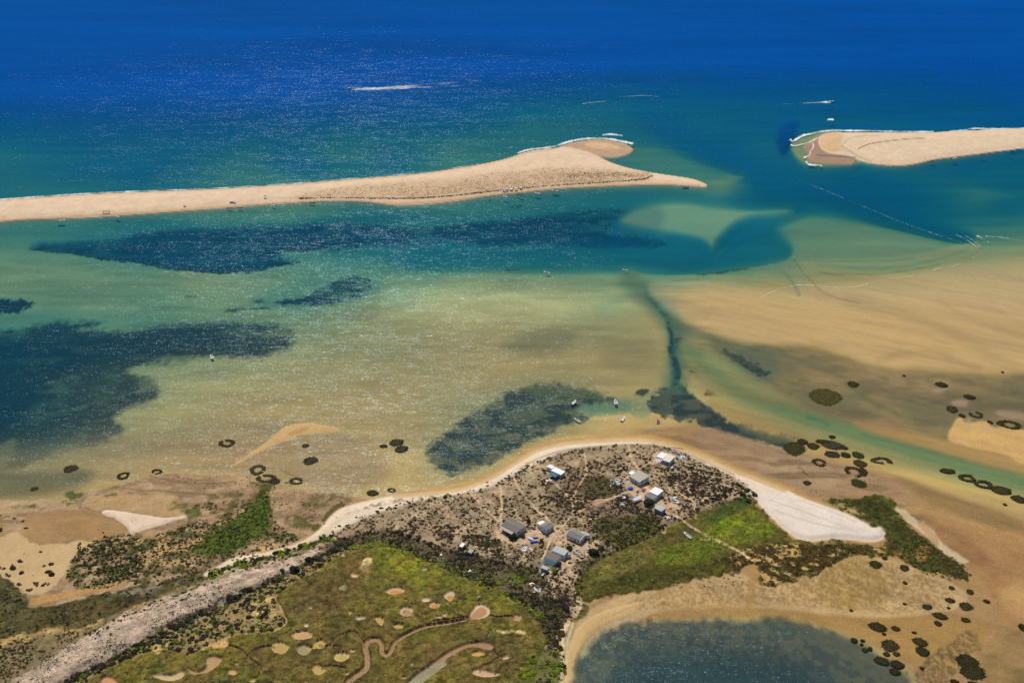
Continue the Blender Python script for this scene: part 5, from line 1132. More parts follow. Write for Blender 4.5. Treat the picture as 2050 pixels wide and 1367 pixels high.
def pergola(root, cx, cy, L, W, h, mat, slats, along=0, post=MWD, beam=None):
    for sx in (-1, 1):
        for sy in (-1, 1):
            MB().box(cx + sx * (L / 2 - .06) - .05, cx + sx * (L / 2 - .06) + .05, cy + sy * (W / 2 - .06) - .05, cy + sy * (W / 2 - .06) + .05, -.4, h).build('post', post, root)
    m = MB()
    for sy in (-1, 1): m.box(cx - L / 2, cx + L / 2, cy + sy * (W / 2 - .06) - .04, cy + sy * (W / 2 - .06) + .04, h + .002, h + .1)
    m.build('beam', beam or post, root)
    m = MB()
    for k in range(slats):
        if along == 0: x = cx - L / 2 + L * (k + .5) / slats; m.box(x - L / slats * .27, x + L / slats * .27, cy - W / 2, cy + W / 2, h + .105, h + .15)
        else: y = cy - W / 2 + W * (k + .5) / slats; m.box(cx - L / 2, cx + L / 2, y - W / slats * .27, y + W / slats * .27, h + .105, h + .15)
    m.build('slats', mat, root)
def local(root, px, py, h):
    p = ground(px, py, root.location.z + h)
    return Matrix.Rotation(-root.rotation_euler.z, 3, 'Z') @ (p - Vector(root.location))

# south-west group
r, *_x = hut((1023.3, 1035.1), (1050, 1053), (1006.4, 1050.4), 2.5, 'hut with broad brown-grey gabled roof and lean-to veranda behind a dark tree', MPL, MGB, 'x', .7, wins=(2, 2))
L, W, fs = _x[2], _x[3], _x[4]; sg = [s_ for a_, s_ in fs if a_ == 1][0]
MB().slab([(-L / 2 + .5, min(sg * (W / 2 - .1), sg * (W / 2 + 1.9)), 2.35 if sg > 0 else 2.05), (L / 2 - 1.5, min(sg * (W / 2 - .1), sg * (W / 2 + 1.9)), 2.35 if sg > 0 else 2.05), (L / 2 - 1.5, max(sg * (W / 2 - .1), sg * (W / 2 + 1.9)), 2.05 if sg > 0 else 2.35), (-L / 2 + .5, max(sg * (W / 2 - .1), sg * (W / 2 + 1.9)), 2.05 if sg > 0 else 2.35)], .07).build('veranda_roof', MBW, r)
for xx in (-L / 2 + .7, 0, L / 2 - 1.7): MB().box(xx - .05, xx + .05, sg * (W / 2 + 1.75) - .05, sg * (W / 2 + 1.75) + .05, -.4, 2.0).build('post', MWD, r)
r, *_x = hut((1096, 1042), (1108.8, 1052), (1080.7, 1051.5), 2.6, 'small white hut with ribbed grey gabled roof and white flat annex on its left', MPL, MGR, 'y', .6, wins=(1, 2))
part_block(r, (1085.2, 1041.2), (1091.4, 1045), (1075, 1047.2), 2.1, MW, MWR)
r, *_x = hut((1145, 1058), (1173, 1070.3), (1133.4, 1069), 2.6, 'long white hut with dark grey gabled roof and white verges beside the green marsh', MW, MGR, 'x', .75, wins=(3, 2))
L, W = _x[2], _x[3]
for sx in (-1, 1):
    MB().slab([(sx * (L / 2 + .06) - .12, -W / 2 - .1, 2.67), (sx * (L / 2 + .06) + .12, -W / 2 - .1, 2.67), (sx * (L / 2 + .06) + .12, 0, 3.48), (sx * (L / 2 + .06) - .12, 0, 3.48)], .08).build('verge', MW, r)
    MB().slab([(sx * (L / 2 + .06) - .12, 0, 3.483), (sx * (L / 2 + .06) + .12, 0, 3.483), (sx * (L / 2 + .06) + .12, W / 2 + .1, 2.67), (sx * (L / 2 + .06) - .12, W / 2 + .1, 2.67)], .08).build('verge', MW, r)
part_block(r, (1166, 1062.5), (1182, 1068.8), (1161.5, 1066.3), 2.2, MW, MBW)
r, *_x = hut((1113.5, 1092), (1138, 1103), (1104.7, 1101.3), 2.7, 'flat pale grey roofed hut with teal glazed front standing behind the pergola hut', MPL, MGL, None, wins=(3, 1))
part_block(r, (1137.8, 1104), (1143.5, 1107), (1133.4, 1108.5), 1.9, MPL, MBW)
r, *_x = hut((1099.4, 1104.2), (1122.9, 1114.8), (1090, 1114.8), 2.5, 'brown-grey sheet roofed hut with slatted teal pergola on its lower side', MPL, MGB, None, tilt=.5, wins=(2, 1))
a_ = local(r, 1090, 1114.8, 2.4); b_ = local(r, 1113.5, 1126.5, 2.4); c_ = local(r, 1083, 1121.8, 2.4); d_ = local(r, 1104, 1133.5, 2.4)
xs = sorted([a_.x, b_.x, c_.x, d_.x]); ys = sorted([a_.y, b_.y, c_.y, d_.y])
pergola(r, (xs[0] + xs[3]) / 2, (ys[0] + ys[3]) / 2, (xs[2] + xs[3] - xs[0] - xs[1]) / 2, (ys[2] + ys[3] - ys[0] - ys[1]) / 2, 2.3, MTE, 9, 0 if abs(a_.x - b_.x) > abs(a_.y - b_.y) else 1, MWD, MGL)
hut((1086, 1131), (1099.4, 1136.4), (1081.9, 1135.8), 2.0, 'small blue sided shed below the pergola hut', MBL, MGL, None, name='shed', wins=(1, 1))
# north group
r, *_x = hut((1335, 908), (1348.7, 914.7), (1327.6, 920), 2.5, 'two roof hut nearest the beach crest, white roof left and cream roof right', MLB, MCR, None, tilt=.3, wins=(1, 1))
part_block(r, (1322.3, 904.3), (1335, 908.3), (1315.7, 914.7), 2.7, MPL, MWR, 'white_wing', 'white_roof')
a_ = local(r, 1315.7, 914.7, 2.4); b_ = local(r, 1328, 919, 2.4); c_ = local(r, 1311, 922, 2.4)
pergola(r, (b_.x + c_.x) / 2, (b_.y + c_.y) / 2, max(1.5, abs(b_.x - c_.x)), max(1.5, abs(b_.y - c_.y)), 2.2, MW, 3, 0, MW)
r, *_x = hut((1279.5, 942.7), (1300.4, 954.8), (1259.2, 953.1), 2.6, 'largest hut, wide pale grey roof with white box annex beside a blue dome tent', MPL, MBW, None, tilt=.6, wins=(3, 2))
part_block(r, (1265.8, 942), (1272.3, 946.2), (1258, 946.8), 2.1, MW, MWR)
a_ = local(r, 1283, 961, 2.3)
MB().slab([(a_.x - 1.6, a_.y - 1.2, 2.1), (a_.x + 1.6, a_.y - 1.2, 2.1), (a_.x + 1.6, a_.y + 1.2, 2.3), (a_.x - 1.6, a_.y + 1.2, 2.3)], .05).build('awning', MTE, r)
r, *_x = hut((1311.4, 974), (1327.3, 982.2), (1300.4, 983.9), 2.7, 'hut with bright white square roof and lower grey roofs behind a round tree', MPL, MWR, None, tilt=.15, wins=(1, 2))
part_block(r, (1300.4, 983.9), (1316, 992.6), (1291, 992), 2.35, MPL, MGR, 'grey_wing', 'grey_roof')
t = thing('tarp_shelter', place(1274, 998), R(28), 'pale blue tarp shelter with teal end left of the round tree', 'shelter')
ctr, rz, L, W = rect3((1281, 991), (1286, 995), (1266, 999), 1.9); t.location = ctr; t.rotation_euler = (0, 0, rz)
MB().slab([(-L / 2, -W / 2, 1.9), (L / 2, -W / 2, 1.9), (L / 2, W / 2, 2.0), (-L / 2, W / 2, 2.0)], .04).build('tarp', MLB, t)
MB().slab([(-L / 2 - .8, -W / 2 - .2, 1.7), (L / 2 + .3, -W / 2 - .2, 1.7), (L / 2 + .3, -W / 2 + .9, 1.82), (-L / 2 - .8, -W / 2 + .9, 1.82)], .04).build('side_cloth', MTE, t)
for sx in (-1, 1):
    for sy in (-1, 1): MB().tube((sx * (L / 2 - .1), sy * (W / 2 - .1), -.4), (sx * (L / 2 - .1), sy * (W / 2 - .1), 1.86), .04).build('pole', MMET, t)
hut((1318.5, 1009), (1332.2, 1017.3), (1310.3, 1016.2), 2.2, 'small blue grey hut with flat grey roof below the round tree', MBL, MGL, None, wins=(1, 1))
r, *_x = hut((1112, 934), (1129, 945), (1105.5, 941), 2.4, 'white roofed hut with dark teal awning nearest the yellow beach umbrella', MLB, MWR, None, wins=(1, 1))
part_block(r, (1102, 929), (1110.5, 934.5), (1095, 933.5), 2.1, MW, MWR)
ctr, rz, L, W = rect3((1106, 942), (1117.5, 949.5), (1100.3, 948.8), 2.0, r.location.z)
l_ = Matrix.Rotation(-r.rotation_euler.z, 3, 'Z') @ (ctr - Vector(r.location))
MB().slab([(l_.x - L / 2, l_.y - W / 2, 1.95), (l_.x + L / 2, l_.y - W / 2, 1.95), (l_.x + L / 2, l_.y + W / 2, 2.15), (l_.x - L / 2, l_.y + W / 2, 2.15)], .05).build('awning', MTE, r)
for sx in (-1, 1): MB().tube((l_.x + sx * (L / 2 - .1), l_.y - W / 2 + .1, -.4), (l_.x + sx * (L / 2 - .1), l_.y - W / 2 + .1, 1.95), .04).build('post', MMET, r)
hut((924, 1086), (929.5, 1089), (921, 1093), 1.9, 'tiny dark shed with white roof at the edge of the dark thicket', MWD, MWR, None, name='shed', wins=(0, 0))
hut((941, 1099), (948, 1102.5), (937, 1104.5), 1.7, 'tiny blue shed with beige roof right of the dark shed', MBL, MBW, None, name='shed', wins=(1, 0), door=False)
# ------------------------------------------------------------------ trees by the huts
def tree(px, py, wpx, label, kn, hgt=3.4):
    p = place(px, py); rr = wpx * .5 * mpp(py)
    t = thing('tree', (p.x, p.y, p.z - .1), random.uniform(0, 6), label, 'tree')
    m = MB().tube((0, 0, -.3), (.1, .05, hgt * .45), .17, .11)
    for k in range(5):
        a = 1.257 * k + .3; m.tube((.1, .05, hgt * .4), (math.cos(a) * rr * .6, math.sin(a) * rr * .6, hgt * .66), .08, .03, 6)
    m.build('trunk', MTRUNK, t)
    n = 620; V = leaf_quads(n, RNG, .13, .62, .4); V = V * (rr, rr, rr * 1.15) + (0, 0, hgt * .36)
    cj = KIND[kn] * 1.9 * (1 + RNG.normal(size=(n, 1)) * .25)
    mesh_obj('crown', V, quad_faces(n), M_LEAF, {'albedo': np.repeat(np.clip(cj, .003, .9), 4, 0)}, parent=t, smooth=False)
tree(1299, 1010, 24, 'round dark green tree between the white roofed hut and the small blue grey hut', 'deep', 4.2)
tree(1027, 1078, 19, 'dark green tree in front of the brown gabled hut', 'deep', 3.4)
tree(1046, 1073, 12, 'olive tree right of the brown gabled hut', 'olive', 3.0)
tree(1119, 1133, 12, 'green tree at the right corner of the pergola hut', 'deep', 2.8)
tree(1111, 1145, 13, 'bright green round tree beside the small blue shed', 'green', 2.8)
tree(1139, 1099, 15, 'green tree between the long white hut and the flat roofed hut', 'deep', 2.6)
tree(1058, 1044, 11, 'dark shrub like tree between the two gabled huts', 'dark', 2.4)
tree(1056, 944, 1, 'x', 'dark') if False else None
tree(1084, 1083, 11, 'low round tree right of the blue upturned boats', 'olive', 2.2)
tree(1188, 1107, 22, 'low dark tree at the marsh side below the long white hut', 'dark', 2.6)
# ------------------------------------------------------------------ boats
def hull_rings(L, B, Hh, n=9, inner=False):
    rings = []
    for i in range(n):
        t = i / (n - 1); x = -L / 2 + L * t
        b_ = B / 2 * (.80 + .42 * t - .42 * t * t if t < .45 else .905 * (1 - ((t - .45) / .55) ** 2.3) + .02)
        sh = Hh * (1 + .28 * t * t); keel = -.16 + .34 * max(0, t - .6) ** 1.5 * 2.2
        if inner: b_ = max(b_ - .09, .015)
        rings.append([(x, -b_, sh), (x, -b_ * .9, keel + (sh - keel) * .35), (x, 0, keel), (x, b_ * .9, keel + (sh - keel) * .35), (x, b_, sh)])
    return rings
def make_boat(name, L=4.8, B=1.75, hull=MW, inside=MW, console=False, motor=True, label=None, cover=None):
    t = thing(name, (0, 0, 0))
    m = MB(); R_ = hull_rings(L, B, .55); m.loft(R_, closed=False, caps=(True, False)); 
    I_ = [[(x, y, max(z, .3)) for x, y, z in r_] for r_ in hull_rings(L - .16, B, .55, inner=True)]
    n0 = len(m.v)
    for a, b_ in zip(R_, I_): m.v += [a[0], b_[0], b_[4], a[4]]
    for i in range(len(R_) - 1):
        p = n0 + 4 * i; m.f += [(p, p + 1, p + 5, p + 4), (p + 2, p + 3, p + 7, p + 6)]
    h = m.build('hull', hull, t, True)
    m = MB(); m.loft([list(reversed(r_)) for r_ in I_], closed=False, caps=(False, False)); m.build('deck', inside, t)
    for xx in (-L * .28, L * .02):
        MB().box(xx - .16, xx + .16, -B * .40, B * .40, .36, .41).build('bench', MGL, t)
    f = L * .26; MB().poly([(f, -B * .33, .62), (L * .46, -.12, .70), (L * .46, .12, .70), (f, B * .33, .62)]).build('foredeck', hull, t)
    if console:
        MB().box(-.1, .5, -.32, .32, .13, 1.0).build('console', MW, t); MB().slab([(.1, -.3, 1.005), (.45, -.3, 1.25), (.45, .3, 1.25), (.1, .3, 1.005)], .02).build('windscreen', MGLASS, t)
    if cover is not None:
        m = MB(); m.slab([(-L * .15, -B * .42, 1.55), (L * .2, -B * .42, 1.6), (L * .2, B * .42, 1.6), (-L * .15, B * .42, 1.55)], .04); m.build('canopy', cover, t)
        for sx in (-L * .13, L * .18):
            for sy in (-1, 1): MB().tube((sx, sy * B * .4, .5), (sx, sy * B * .4, 1.54), .02, k=6).build('pole', MMET, t)
    if motor:
        mo = MB().box(-L / 2 - .34, -L / 2 - .02, -.16, .16, .5, .98).build('outboard_motor', MBK, t, bevel=.05); MB().box(-L / 2 - .26, -L / 2 - .1, -.06, .06, -.5, .498).build('shaft', MBK, mo)
    return t
PB = {'open': make_boat('motorboat'), 'console': make_boat('motorboat', 5.2, 1.95, console=True), 'navy': make_boat('motorboat', 4.8, 1.8, MNV, MGS), 'canopy': make_boat('motorboat', 5.4, 2.0, MW, MPL, True, cover=MNV), 'skiff': make_boat('rowing_boat', 4.4, 1.5, MW, MGL, motor=False), 'red': make_boat('motorboat', 4.8, 1.8, MW, MWD, cover=MRD)}
first = set()
def boat(kind, px, py, heading, label, size=1.0, cat='boat', group=None):
    o = PB[kind] if kind not in first else copy_tree(PB[kind]); first.add(kind)
    p = ground(px, py, 0.2); zt = float(Z[zat(p.x, p.y)])
    o.location = (p.x, p.y, max(zt + .15, .02)); o.rotation_euler = (0, 0, R(heading)); o.scale = (size * 1.2,) * 3
    return tag(o, label, cat, group)
g = 'boats moored along the outer spit'
boat('console', 124, 442, 8, 'white boat with console, leftmost moored under the outer spit', 1.15, group=g)
boat('open', 236, 434, 150, 'white boat with dark stern, second from left under the outer spit', 1.0, group=g)
boat('navy', 461, 417, -15, 'dark boat below the grey beach tents, left one of a close pair', 1.0, group=g); boat('navy', 482, 416, 5, 'dark boat below the grey beach tents, right one of a close pair', .9, group=g)
boat('open', 547, 411.5, 150, 'small white boat alone between the dark boats and the dark beached one', 1.0, group=g); boat('navy', 626, 406, 0, 'dark boat beached where the dune grass begins', 1.0, group=g)
boat('red', 979, 394, 100, 'small boat with dark red cover, left end of the row below the beach shades', .7, group=g); boat('open', 1012, 394.5, 150, 'white boat second in the row below the beach shades', 1.1, group=g); boat('navy', 1040, 390, 172, 'grey dark boat third in the row below the beach shades', 1.1, group=g)
boat('console', 1076, 387.5, 155, 'white boat with console, fourth in the row below the beach shades', 1.1, group=g); boat('canopy', 1111, 382.5, 165, 'boat with dark blue canopy right of the beach shades', 1.2, group=g); boat('console', 1371, 372.5, 170, 'white boat at the narrow tip of the outer spit', 1.1, group=g)
boat('navy', 1866, 323, 10, 'dark boat below the right hand spit, left of the white one', .9, group=g); boat('open', 1910, 318, 20, 'white boat below the right hand spit', 1.2, group=g); boat('navy', 1968, 311, 10, 'dark boat nearest the right edge below the spit', .9, group=g)
g = 'boats anchored in the lagoon'
boat('canopy', 1095, 546, 150, 'white boat with dark canopy anchored in mid lagoon', 1.0, group=g); boat('skiff', 1252, 541, 165, 'plain white rowing boat anchored in the lagoon right of the canopy boat', 1.05, group=g); boat('console', 424, 715, 118, 'white boat alone over the big dark weed bed on the left', 1.05, group=g)
boat('open', 1149, 806, 60, 'white open boat over dark weed, upper left of five off the huts', 1.05, group=g); boat('console', 1232.5, 805, 92, 'white boat with console pointing away, upper middle of five off the huts', 1.0, group=g)
boat('skiff', 1156, 842, 128, 'slim white rowing boat, lower left of five off the huts', 1.1, group=g); boat('open', 1247, 839, 66, 'white open boat near the sand edge, lower middle of five off the huts', 1.05, group=g); boat('red', 1317, 843, 80, 'boat with dull red cover, rightmost of five off the huts', .95, group=g)
boat('skiff', 1376, 1075, 122, 'white skiff lying dry on the green marsh', 1.15)
boat('canopy', 704, 178, 180, 'speedboat racing left at the head of a long white wake', 1.9, 'speedboat'); boat('console', 1663, 204, 8, 'speedboat heading right with a short white wake on the open sea', 1.6, 'speedboat')
for k in PB:
    if k not in first:
        for ch in list(PB[k].children_recursive): bpy.data.objects.remove(ch)
        bpy.data.objects.remove(PB[k])
# ------------------------------------------------------------------ foam
def foam_material():
    m, t = new_mat('foam'); b = NB(t)
    out = b.n('ShaderNodeOutputMaterial'); p = b.n('ShaderNodeBsdfDiffuse'); p.inputs[0].default_value = (.82, .84, .85, 1); tr = b.n('ShaderNodeBsdfTransparent')
    pos = b.n('ShaderNodeNewGeometry').outputs['Position']; n1 = b.noise(b.vmath('MULTIPLY', pos, (.22, .5, 1.)), 1.0, 5, .75)
    d = b.attr('froth')
    f = b.math('MULTIPLY', b.math('SUBTRACT', b.math('ADD', b.math('MULTIPLY', n1.outputs[0], 1.1), d), 1.0), 1.7, clamp=True)
    mx = b.n('ShaderNodeMixShader'); b.l(f, mx.inputs[0]); b.l(tr.outputs[0], mx.inputs[1]); b.l(p.outputs[0], mx.inputs[2]); b.l(mx.outputs[0], out.inputs[0])
    return m
M_FOAM = foam_material()
def foam(name, pl, w0, w1, label, cat, d0=.75, d1=.75, jit=1.0, lift=.07, seed=0, wmul=2.0):
    """broken foam along a line; widths in map units"""
    p = chaikin(pts(pl), 3, False); rr = np.random.default_rng(seed); q_ = []
    for a, b_ in zip(p[:-1], p[1:]):
        n = max(1, int(np.hypot(*(b_ - a)) / 3)); q_ += [a + (b_ - a) * k / n for k in range(n)]
    q_.append(p[-1]); q_ = np.array(q_); n = len(q_); V, Fc, Dn = [], [], []
    off = np.cumsum(rr.normal(size=n)) * .07 * jit; off -= np.linspace(off[0], off[-1], n)
    for i, (x, y) in enumerate(q_):
        t = i / (n - 1); w = (w0 + (w1 - w0) * t) * rr.uniform(.6, 1.3); dn = (d0 + (d1 - d0) * t) - .02 + (.2 if w0 > 1.8 else .06) * math.sin(i * .31 + seed) * math.sin(i * .117 + 2 * seed)
        tx, ty = q_[min(i + 1, n - 1)] - q_[max(i - 1, 0)]; L_ = math.hypot(tx, ty) + 1e-6; nx, ny = -ty / L_, tx / L_
        for k, s_ in enumerate((-1, -.45, 0, .45, 1)):
            p_ = ground(x + nx * w * s_ * .95, y + off[i] * .4 + ny * w * s_ * .95, 0)
            V.append((p_.x, p_.y, max(0, float(Z[zat(p_.x, p_.y)])) + lift)); Dn.append(dn * (.28, .82, 1.0, .82, .28)[k])
    for i in range(n - 1):
        for k in range(4): a = i * 5 + k; Fc.append((a, a + 5, a + 6, a + 1))
    o = mesh_obj(name, np.array(V), np.array(Fc), M_FOAM, {'froth': np.array(Dn)})
    return tag(o, label, cat, kind='stuff')
foam('surf', '-100,405 0,399.5 40,396.5 100,392 200,386 300,382 400,379 500,373 560,369 640,363 720,356 800,350 860,344 900,338 960,328', 2.4, 1.4, 'thin white surf along the seaward edge of the long spit', 'surf', .85, .6, seed=1)
foam('surf', '1036,307 1055,300 1080,297.5 1110,294 1125,288 1150,281 1175,277.5 1200,277 1225,279 1248,284 1268,288', 3.0, 3.4, 'white surf round the wet tip of the long spit', 'surf', .85, .95, seed=2)
foam('surf', '1206,271 1218,269 1232,270 1246,272', 3, 3, 'breaking wave just off the wet tip', 'surf', .9, .8, seed=3)
foam('surf', '1272,284 1262,292 1256,300 1248,305', 1.6, 1.6, 'faint foam lines east of the wet tip', 'surf', .6, .5, seed=4)
foam('surf', '1582,279 1586,284 1598,277 1608,271 1625,268 1645,263.5 1670,261.5 1700,262 1740,262 1780,263.5 1830,264 1870,264', 4, 2.6, 'white surf around the seaward side of the right spit', 'surf', 1.0, .75, seed=5)
foam('surf', '1900,263.5 1935,261 1942,258 1960,257 1985,259 2060,256 2200,252', 3, 2.4, 'white surf at the far right of the right spit', 'surf', .8, .9, seed=6)
foam('surf', '1583,290 1590,293 1605,289 1622,285 1634,278 1642,275', 2.6, 2.2, 'curled foam line west of the right spit', 'surf', .9, .8, seed=7)
foam('surf', '1626,286 1630,294 1622,303 1622,311 1612,315 1609,316', 2.0, 3.2, 'zigzag foam line at the head of the right spit', 'surf', .85, .95, seed=8)
foam('surf', '1614,323 1616,329 1630,331 1640,330 1646,333', 4, 2.2, 'foam patch at the lower corner of the right spit', 'surf', .9, .8, seed=9)
foam('surf', '1656,240.5 1662,239 1669,240', 3.0, 3.0, 'single small whitecap on the open sea', 'whitecap', 1.0, 1.0, seed=10)
foam('wake', '704,178.5 720,178 750,178 790,175.5 830,172.5 870,169.5 910,165.5 960,161.5', 3.2, 6, 'long white wake trailing right behind the speedboat', 'wake', 1.05, .3, .3, seed=11)
foam('wake', '710,179.5 740,179.8 780,179 830,175.5 880,174 960,171', 2.2, 1.6, 'lower bright edge of the long wake', 'wake', 1.05, .36, .3, seed=12)
foam('wake', '1663,204.3 1640,205.3 1615,206.5 1590,208 1565,209', 2.6, 1.8, 'short white wake trailing left behind the other speedboat', 'wake', 1.05, .2, .2, seed=13)
foam('tide_line', '1520,598 1535,589 1560,579 1580,574 1600,570 1625,571 1660,575.5 1695,575.5 1722,573.5 1745,566 1762,561 1800,557 1830,551.5', 1.7, 1.3, 'thin wavy foam line over the eastern sand flats', 'foam line', .66, .6, .8, seed=14)
foam('tide_line', '1865,541 1890,536 1915,532 1935,522 1955,512 1965,508', 3, 3, 'broken end of the foam line over the flats', 'foam line', .5, .46, .8, seed=15)
foam('wake', '1600,362 1650,380 1700,402 1750,422 1800,444 1850,461 1900,478 1940,490', 1.5, 1.7, 'faint old wake line crossing the inlet channel', 'wake', .5, .54, .1, seed=16)
foam('ripple', '1914,470 1932,478 1945,487 1956,495', 1.6, 1.6, 'small breaking ripple, left of three at the channel edge', 'ripple', .62, .66, seed=17)
foam('ripple', '1932,472 1950,482 1962,494', 1.6, 1.6, 'small breaking ripple, middle of three at the channel edge', 'ripple', .6, .66, seed=18)
foam('ripple', '1955,472 1968,477 1980,486', 2.4, 1.6, 'small breaking ripple, right of three at the channel edge', 'ripple', .75, .6, seed=19)
foam('ripple', '1972,473 2000,474 2030,480 2070,486', 1.6, 1.6, 'ripple line running to the right edge', 'ripple', .62, .6, seed=20)
foam('ripple', '1165,208 1185,206 1200,204 1215,203', 1.6, 1.6, 'row of breaking crests over the bar outside the inlet', 'ripple', .62, .58, seed=21)
foam('ripple', '1240,194 1262,193 1290,191 1320,194', 1.4, 1.4, 'breaking crests farther out over the bar', 'ripple', .55, .55, seed=22)
# ------------------------------------------------------------------ beach things
def parasol(px, py, mat, label, rad=1.5, hgt=2.2):
    p = place(px, py); t = thing('beach_umbrella', p, random.uniform(0, 6), label, 'beach umbrella')
    MB().tube((0, 0, -.3), (0, 0, hgt + .1), .03).build('pole', MMET, t)
    k = 10; m = MB(); rg = []
    for f, z in ((1.0, hgt - .45), (.72, hgt - .2), (.38, hgt - .04), (.04, hgt + .02)): rg.append([(rad * f * math.cos(6.2832 * i / k), rad * f * math.sin(6.2832 * i / k), z) for i in range(k)])
    m.loft(rg, True, (False, True)); m.build('canopy', mat, t)
    m = MB()
    for i in range(k): a = 6.2832 * i / k; m.tube((0, 0, hgt - .5), (rad * .95 * math.cos(a), rad * .95 * math.sin(a), hgt - .46), .012, k=4)
    m.build('ribs', MMET, t)
parasol(1055, 930, MYE, 'yellow beach umbrella on the pale beach strip', 1.5); parasol(975, 970, MRD, 'red beach umbrella on the beach strip left of the yellow one', 1.0)
def shade(px, py, mat, label, w=3.0, name='sun_tent', group=None):
    p = place(px, py); t = thing(name, p, R(random.uniform(-15, 15)), label, 'sun tent', group)
    k = 4; m = MB(); m.loft([[(sx * w / 2, sy * w / 2, 1.9) for sx, sy in ((-1, -1), (1, -1), (1, 1), (-1, 1))], [(sx * .15, sy * .15, 2.6) for sx, sy in ((-1, -1), (1, -1), (1, 1), (-1, 1))]], True, (False, True)); m.build('canopy', mat, t)
    for sx in (-1, 1):
        for sy in (-1, 1): MB().tube((sx * (w / 2 - .08), sy * (w / 2 - .08), -.3), (sx * (w / 2 - .08), sy * (w / 2 - .08), 1.93), .04, k=6).build('leg', MMET, t)
    for j in range(2): MB().box(-.6 + j * .8, -.1 + j * .8, -.5, .2, .3, .38).build('camp_table', MDK, t) if j == 0 else None
gs = 'beach shades in the row on the outer spit'
for k, (x, y, mt, w) in enumerate(((1009, 382.5, MLB, 3.2), (1015, 382, MWR, 2.4), (1023, 381.5, MWR, 3.4), (1033, 380.5, MWR, 3.2), (1042.5, 379, MWR, 3.0))):
    shade(x, y, mt, ['pale blue square shade, left end of the row on the outer spit', 'small white shade next to the pale blue one', 'tall white shade in the middle of the row on the outer spit', 'white shade second from the right of the row', 'white shade at the right end of the row'][k], w, group=gs)
shade(464, 404.5, MLB, 'grey blue square shade above the pair of dark boats', 4.0); shade(470, 405.5, MWR, 'small white shade touching the grey blue one', 2.2); shade(531, 396, MWD, 'brown shade alone high on the outer spit', 2.4); shade(370, 412.5, MWR, 'lone white shade left on the outer spit', 2.4)
t = thing('wooden_shelter', place(213, 427), R(3), 'long brown wooden shelter frame on the outer spit', 'shelter')
for sx in (-3, 0, 3):
    for sy in (-1, 1): MB().box(sx - .08, sx + .08, sy - .08, sy + .08, -.3, 2.2).build('post', MWD, t)
m = MB()
for k in range(12): m.box(-3.4 + k * .6, -3.0 + k * .6, -1.3, 1.3, 2.205, 2.28)
m.build('roof_slats', MWD, t)
# people on the spit: one continuous body
def person_mesh():
    J = {'pelvis': (0, 0, .92), 'spine': (0, 0, 1.15), 'chest': (0, 0, 1.36), 'neck': (0, 0, 1.5), 'head': (0, .02, 1.62), 'top': (0, .02, 1.74), 'hipL': (.1, 0, .88), 'kneeL': (.12, .05, .48), 'ankL': (.13, 0, .08), 'toeL': (.14, .16, .03), 'hipR': (-.1, 0, .88), 'kneeR': (-.12, -.02, .48), 'ankR': (-.13, -.08, .08), 'toeR': (-.14, .08, .03),
         'shL': (.19, 0, 1.42), 'elL': (.27, .0, 1.14), 'wrL': (.3, .08, .9), 'haL': (.3, .1, .8), 'shR': (-.19, 0, 1.42), 'elR': (-.27, 0, 1.14), 'wrR': (-.3, .08, .9), 'haR': (-.3, .1, .8)}
    Rd = {'pelvis': .14, 'spine': .12, 'chest': .15, 'neck': .055, 'head': .1, 'top': .08, 'hipL': .09, 'kneeL': .06, 'ankL': .04, 'toeL': .035, 'hipR': .09, 'kneeR': .06, 'ankR': .04, 'toeR': .035, 'shL': .06, 'elL': .045, 'wrL': .035, 'haL': .035, 'shR': .06, 'elR': .045, 'wrR': .035, 'haR': .035}
    E = [('pelvis', 'spine'), ('spine', 'chest'), ('chest', 'neck'), ('neck', 'head'), ('head', 'top')] + [(a + s_, b_ + s_) for s_ in 'LR' for a, b_ in (('hip', 'knee'), ('knee', 'ank'), ('ank', 'toe'), ('sh', 'el'), ('el', 'wr'), ('wr', 'ha'))] + [('pelvis', 'hipL'), ('pelvis', 'hipR'), ('chest', 'shL'), ('chest', 'shR')]
    ks = list(J); me = bpy.data.meshes.new('person'); me.from_pydata([J[k] for k in ks], [(ks.index(a), ks.index(b_)) for a, b_ in E], []); me.materials.append(MSK)
    o = bpy.data.objects.new('person', me); COL.objects.link(o); o.modifiers.new('skin', 'SKIN'); sv = me.skin_vertices[0].data
    for i, k in enumerate(ks): sv[i].radius = (Rd[k], Rd[k])
    sv[0].use_root = True; s2 = o.modifiers.new('sub', 'SUBSURF'); s2.levels = 1; s2.render_levels = 1
    dg = bpy.context.evaluated_depsgraph_get(); me2 = bpy.data.meshes.new_from_object(o.evaluated_get(dg)); bpy.data.objects.remove(o)
    for p in me2.polygons: p.use_smooth = True
    return me2
PM = person_mesh()
SH = MB().loft([[(math.cos(a) * .19, math.sin(a) * .15, z) for a in [6.2832 * i / 10 for i in range(10)]] for z in (.7, .85, 1.0)], True, (False, False))
sh_o = SH.build('shorts', MNV); sh_me = sh_o.data; bpy.data.objects.remove(sh_o)
HR = MB().loft([[(math.cos(a) * r_, .01 + math.sin(a) * r_, z) for a in [6.2832 * i / 10 for i in range(10)]] for z, r_ in ((1.66, .115), (1.73, .105), (1.79, .05))], True, (False, True))
hr_o = HR.build('hair', MBK); hr_me = hr_o.data; bpy.data.objects.remove(hr_o)
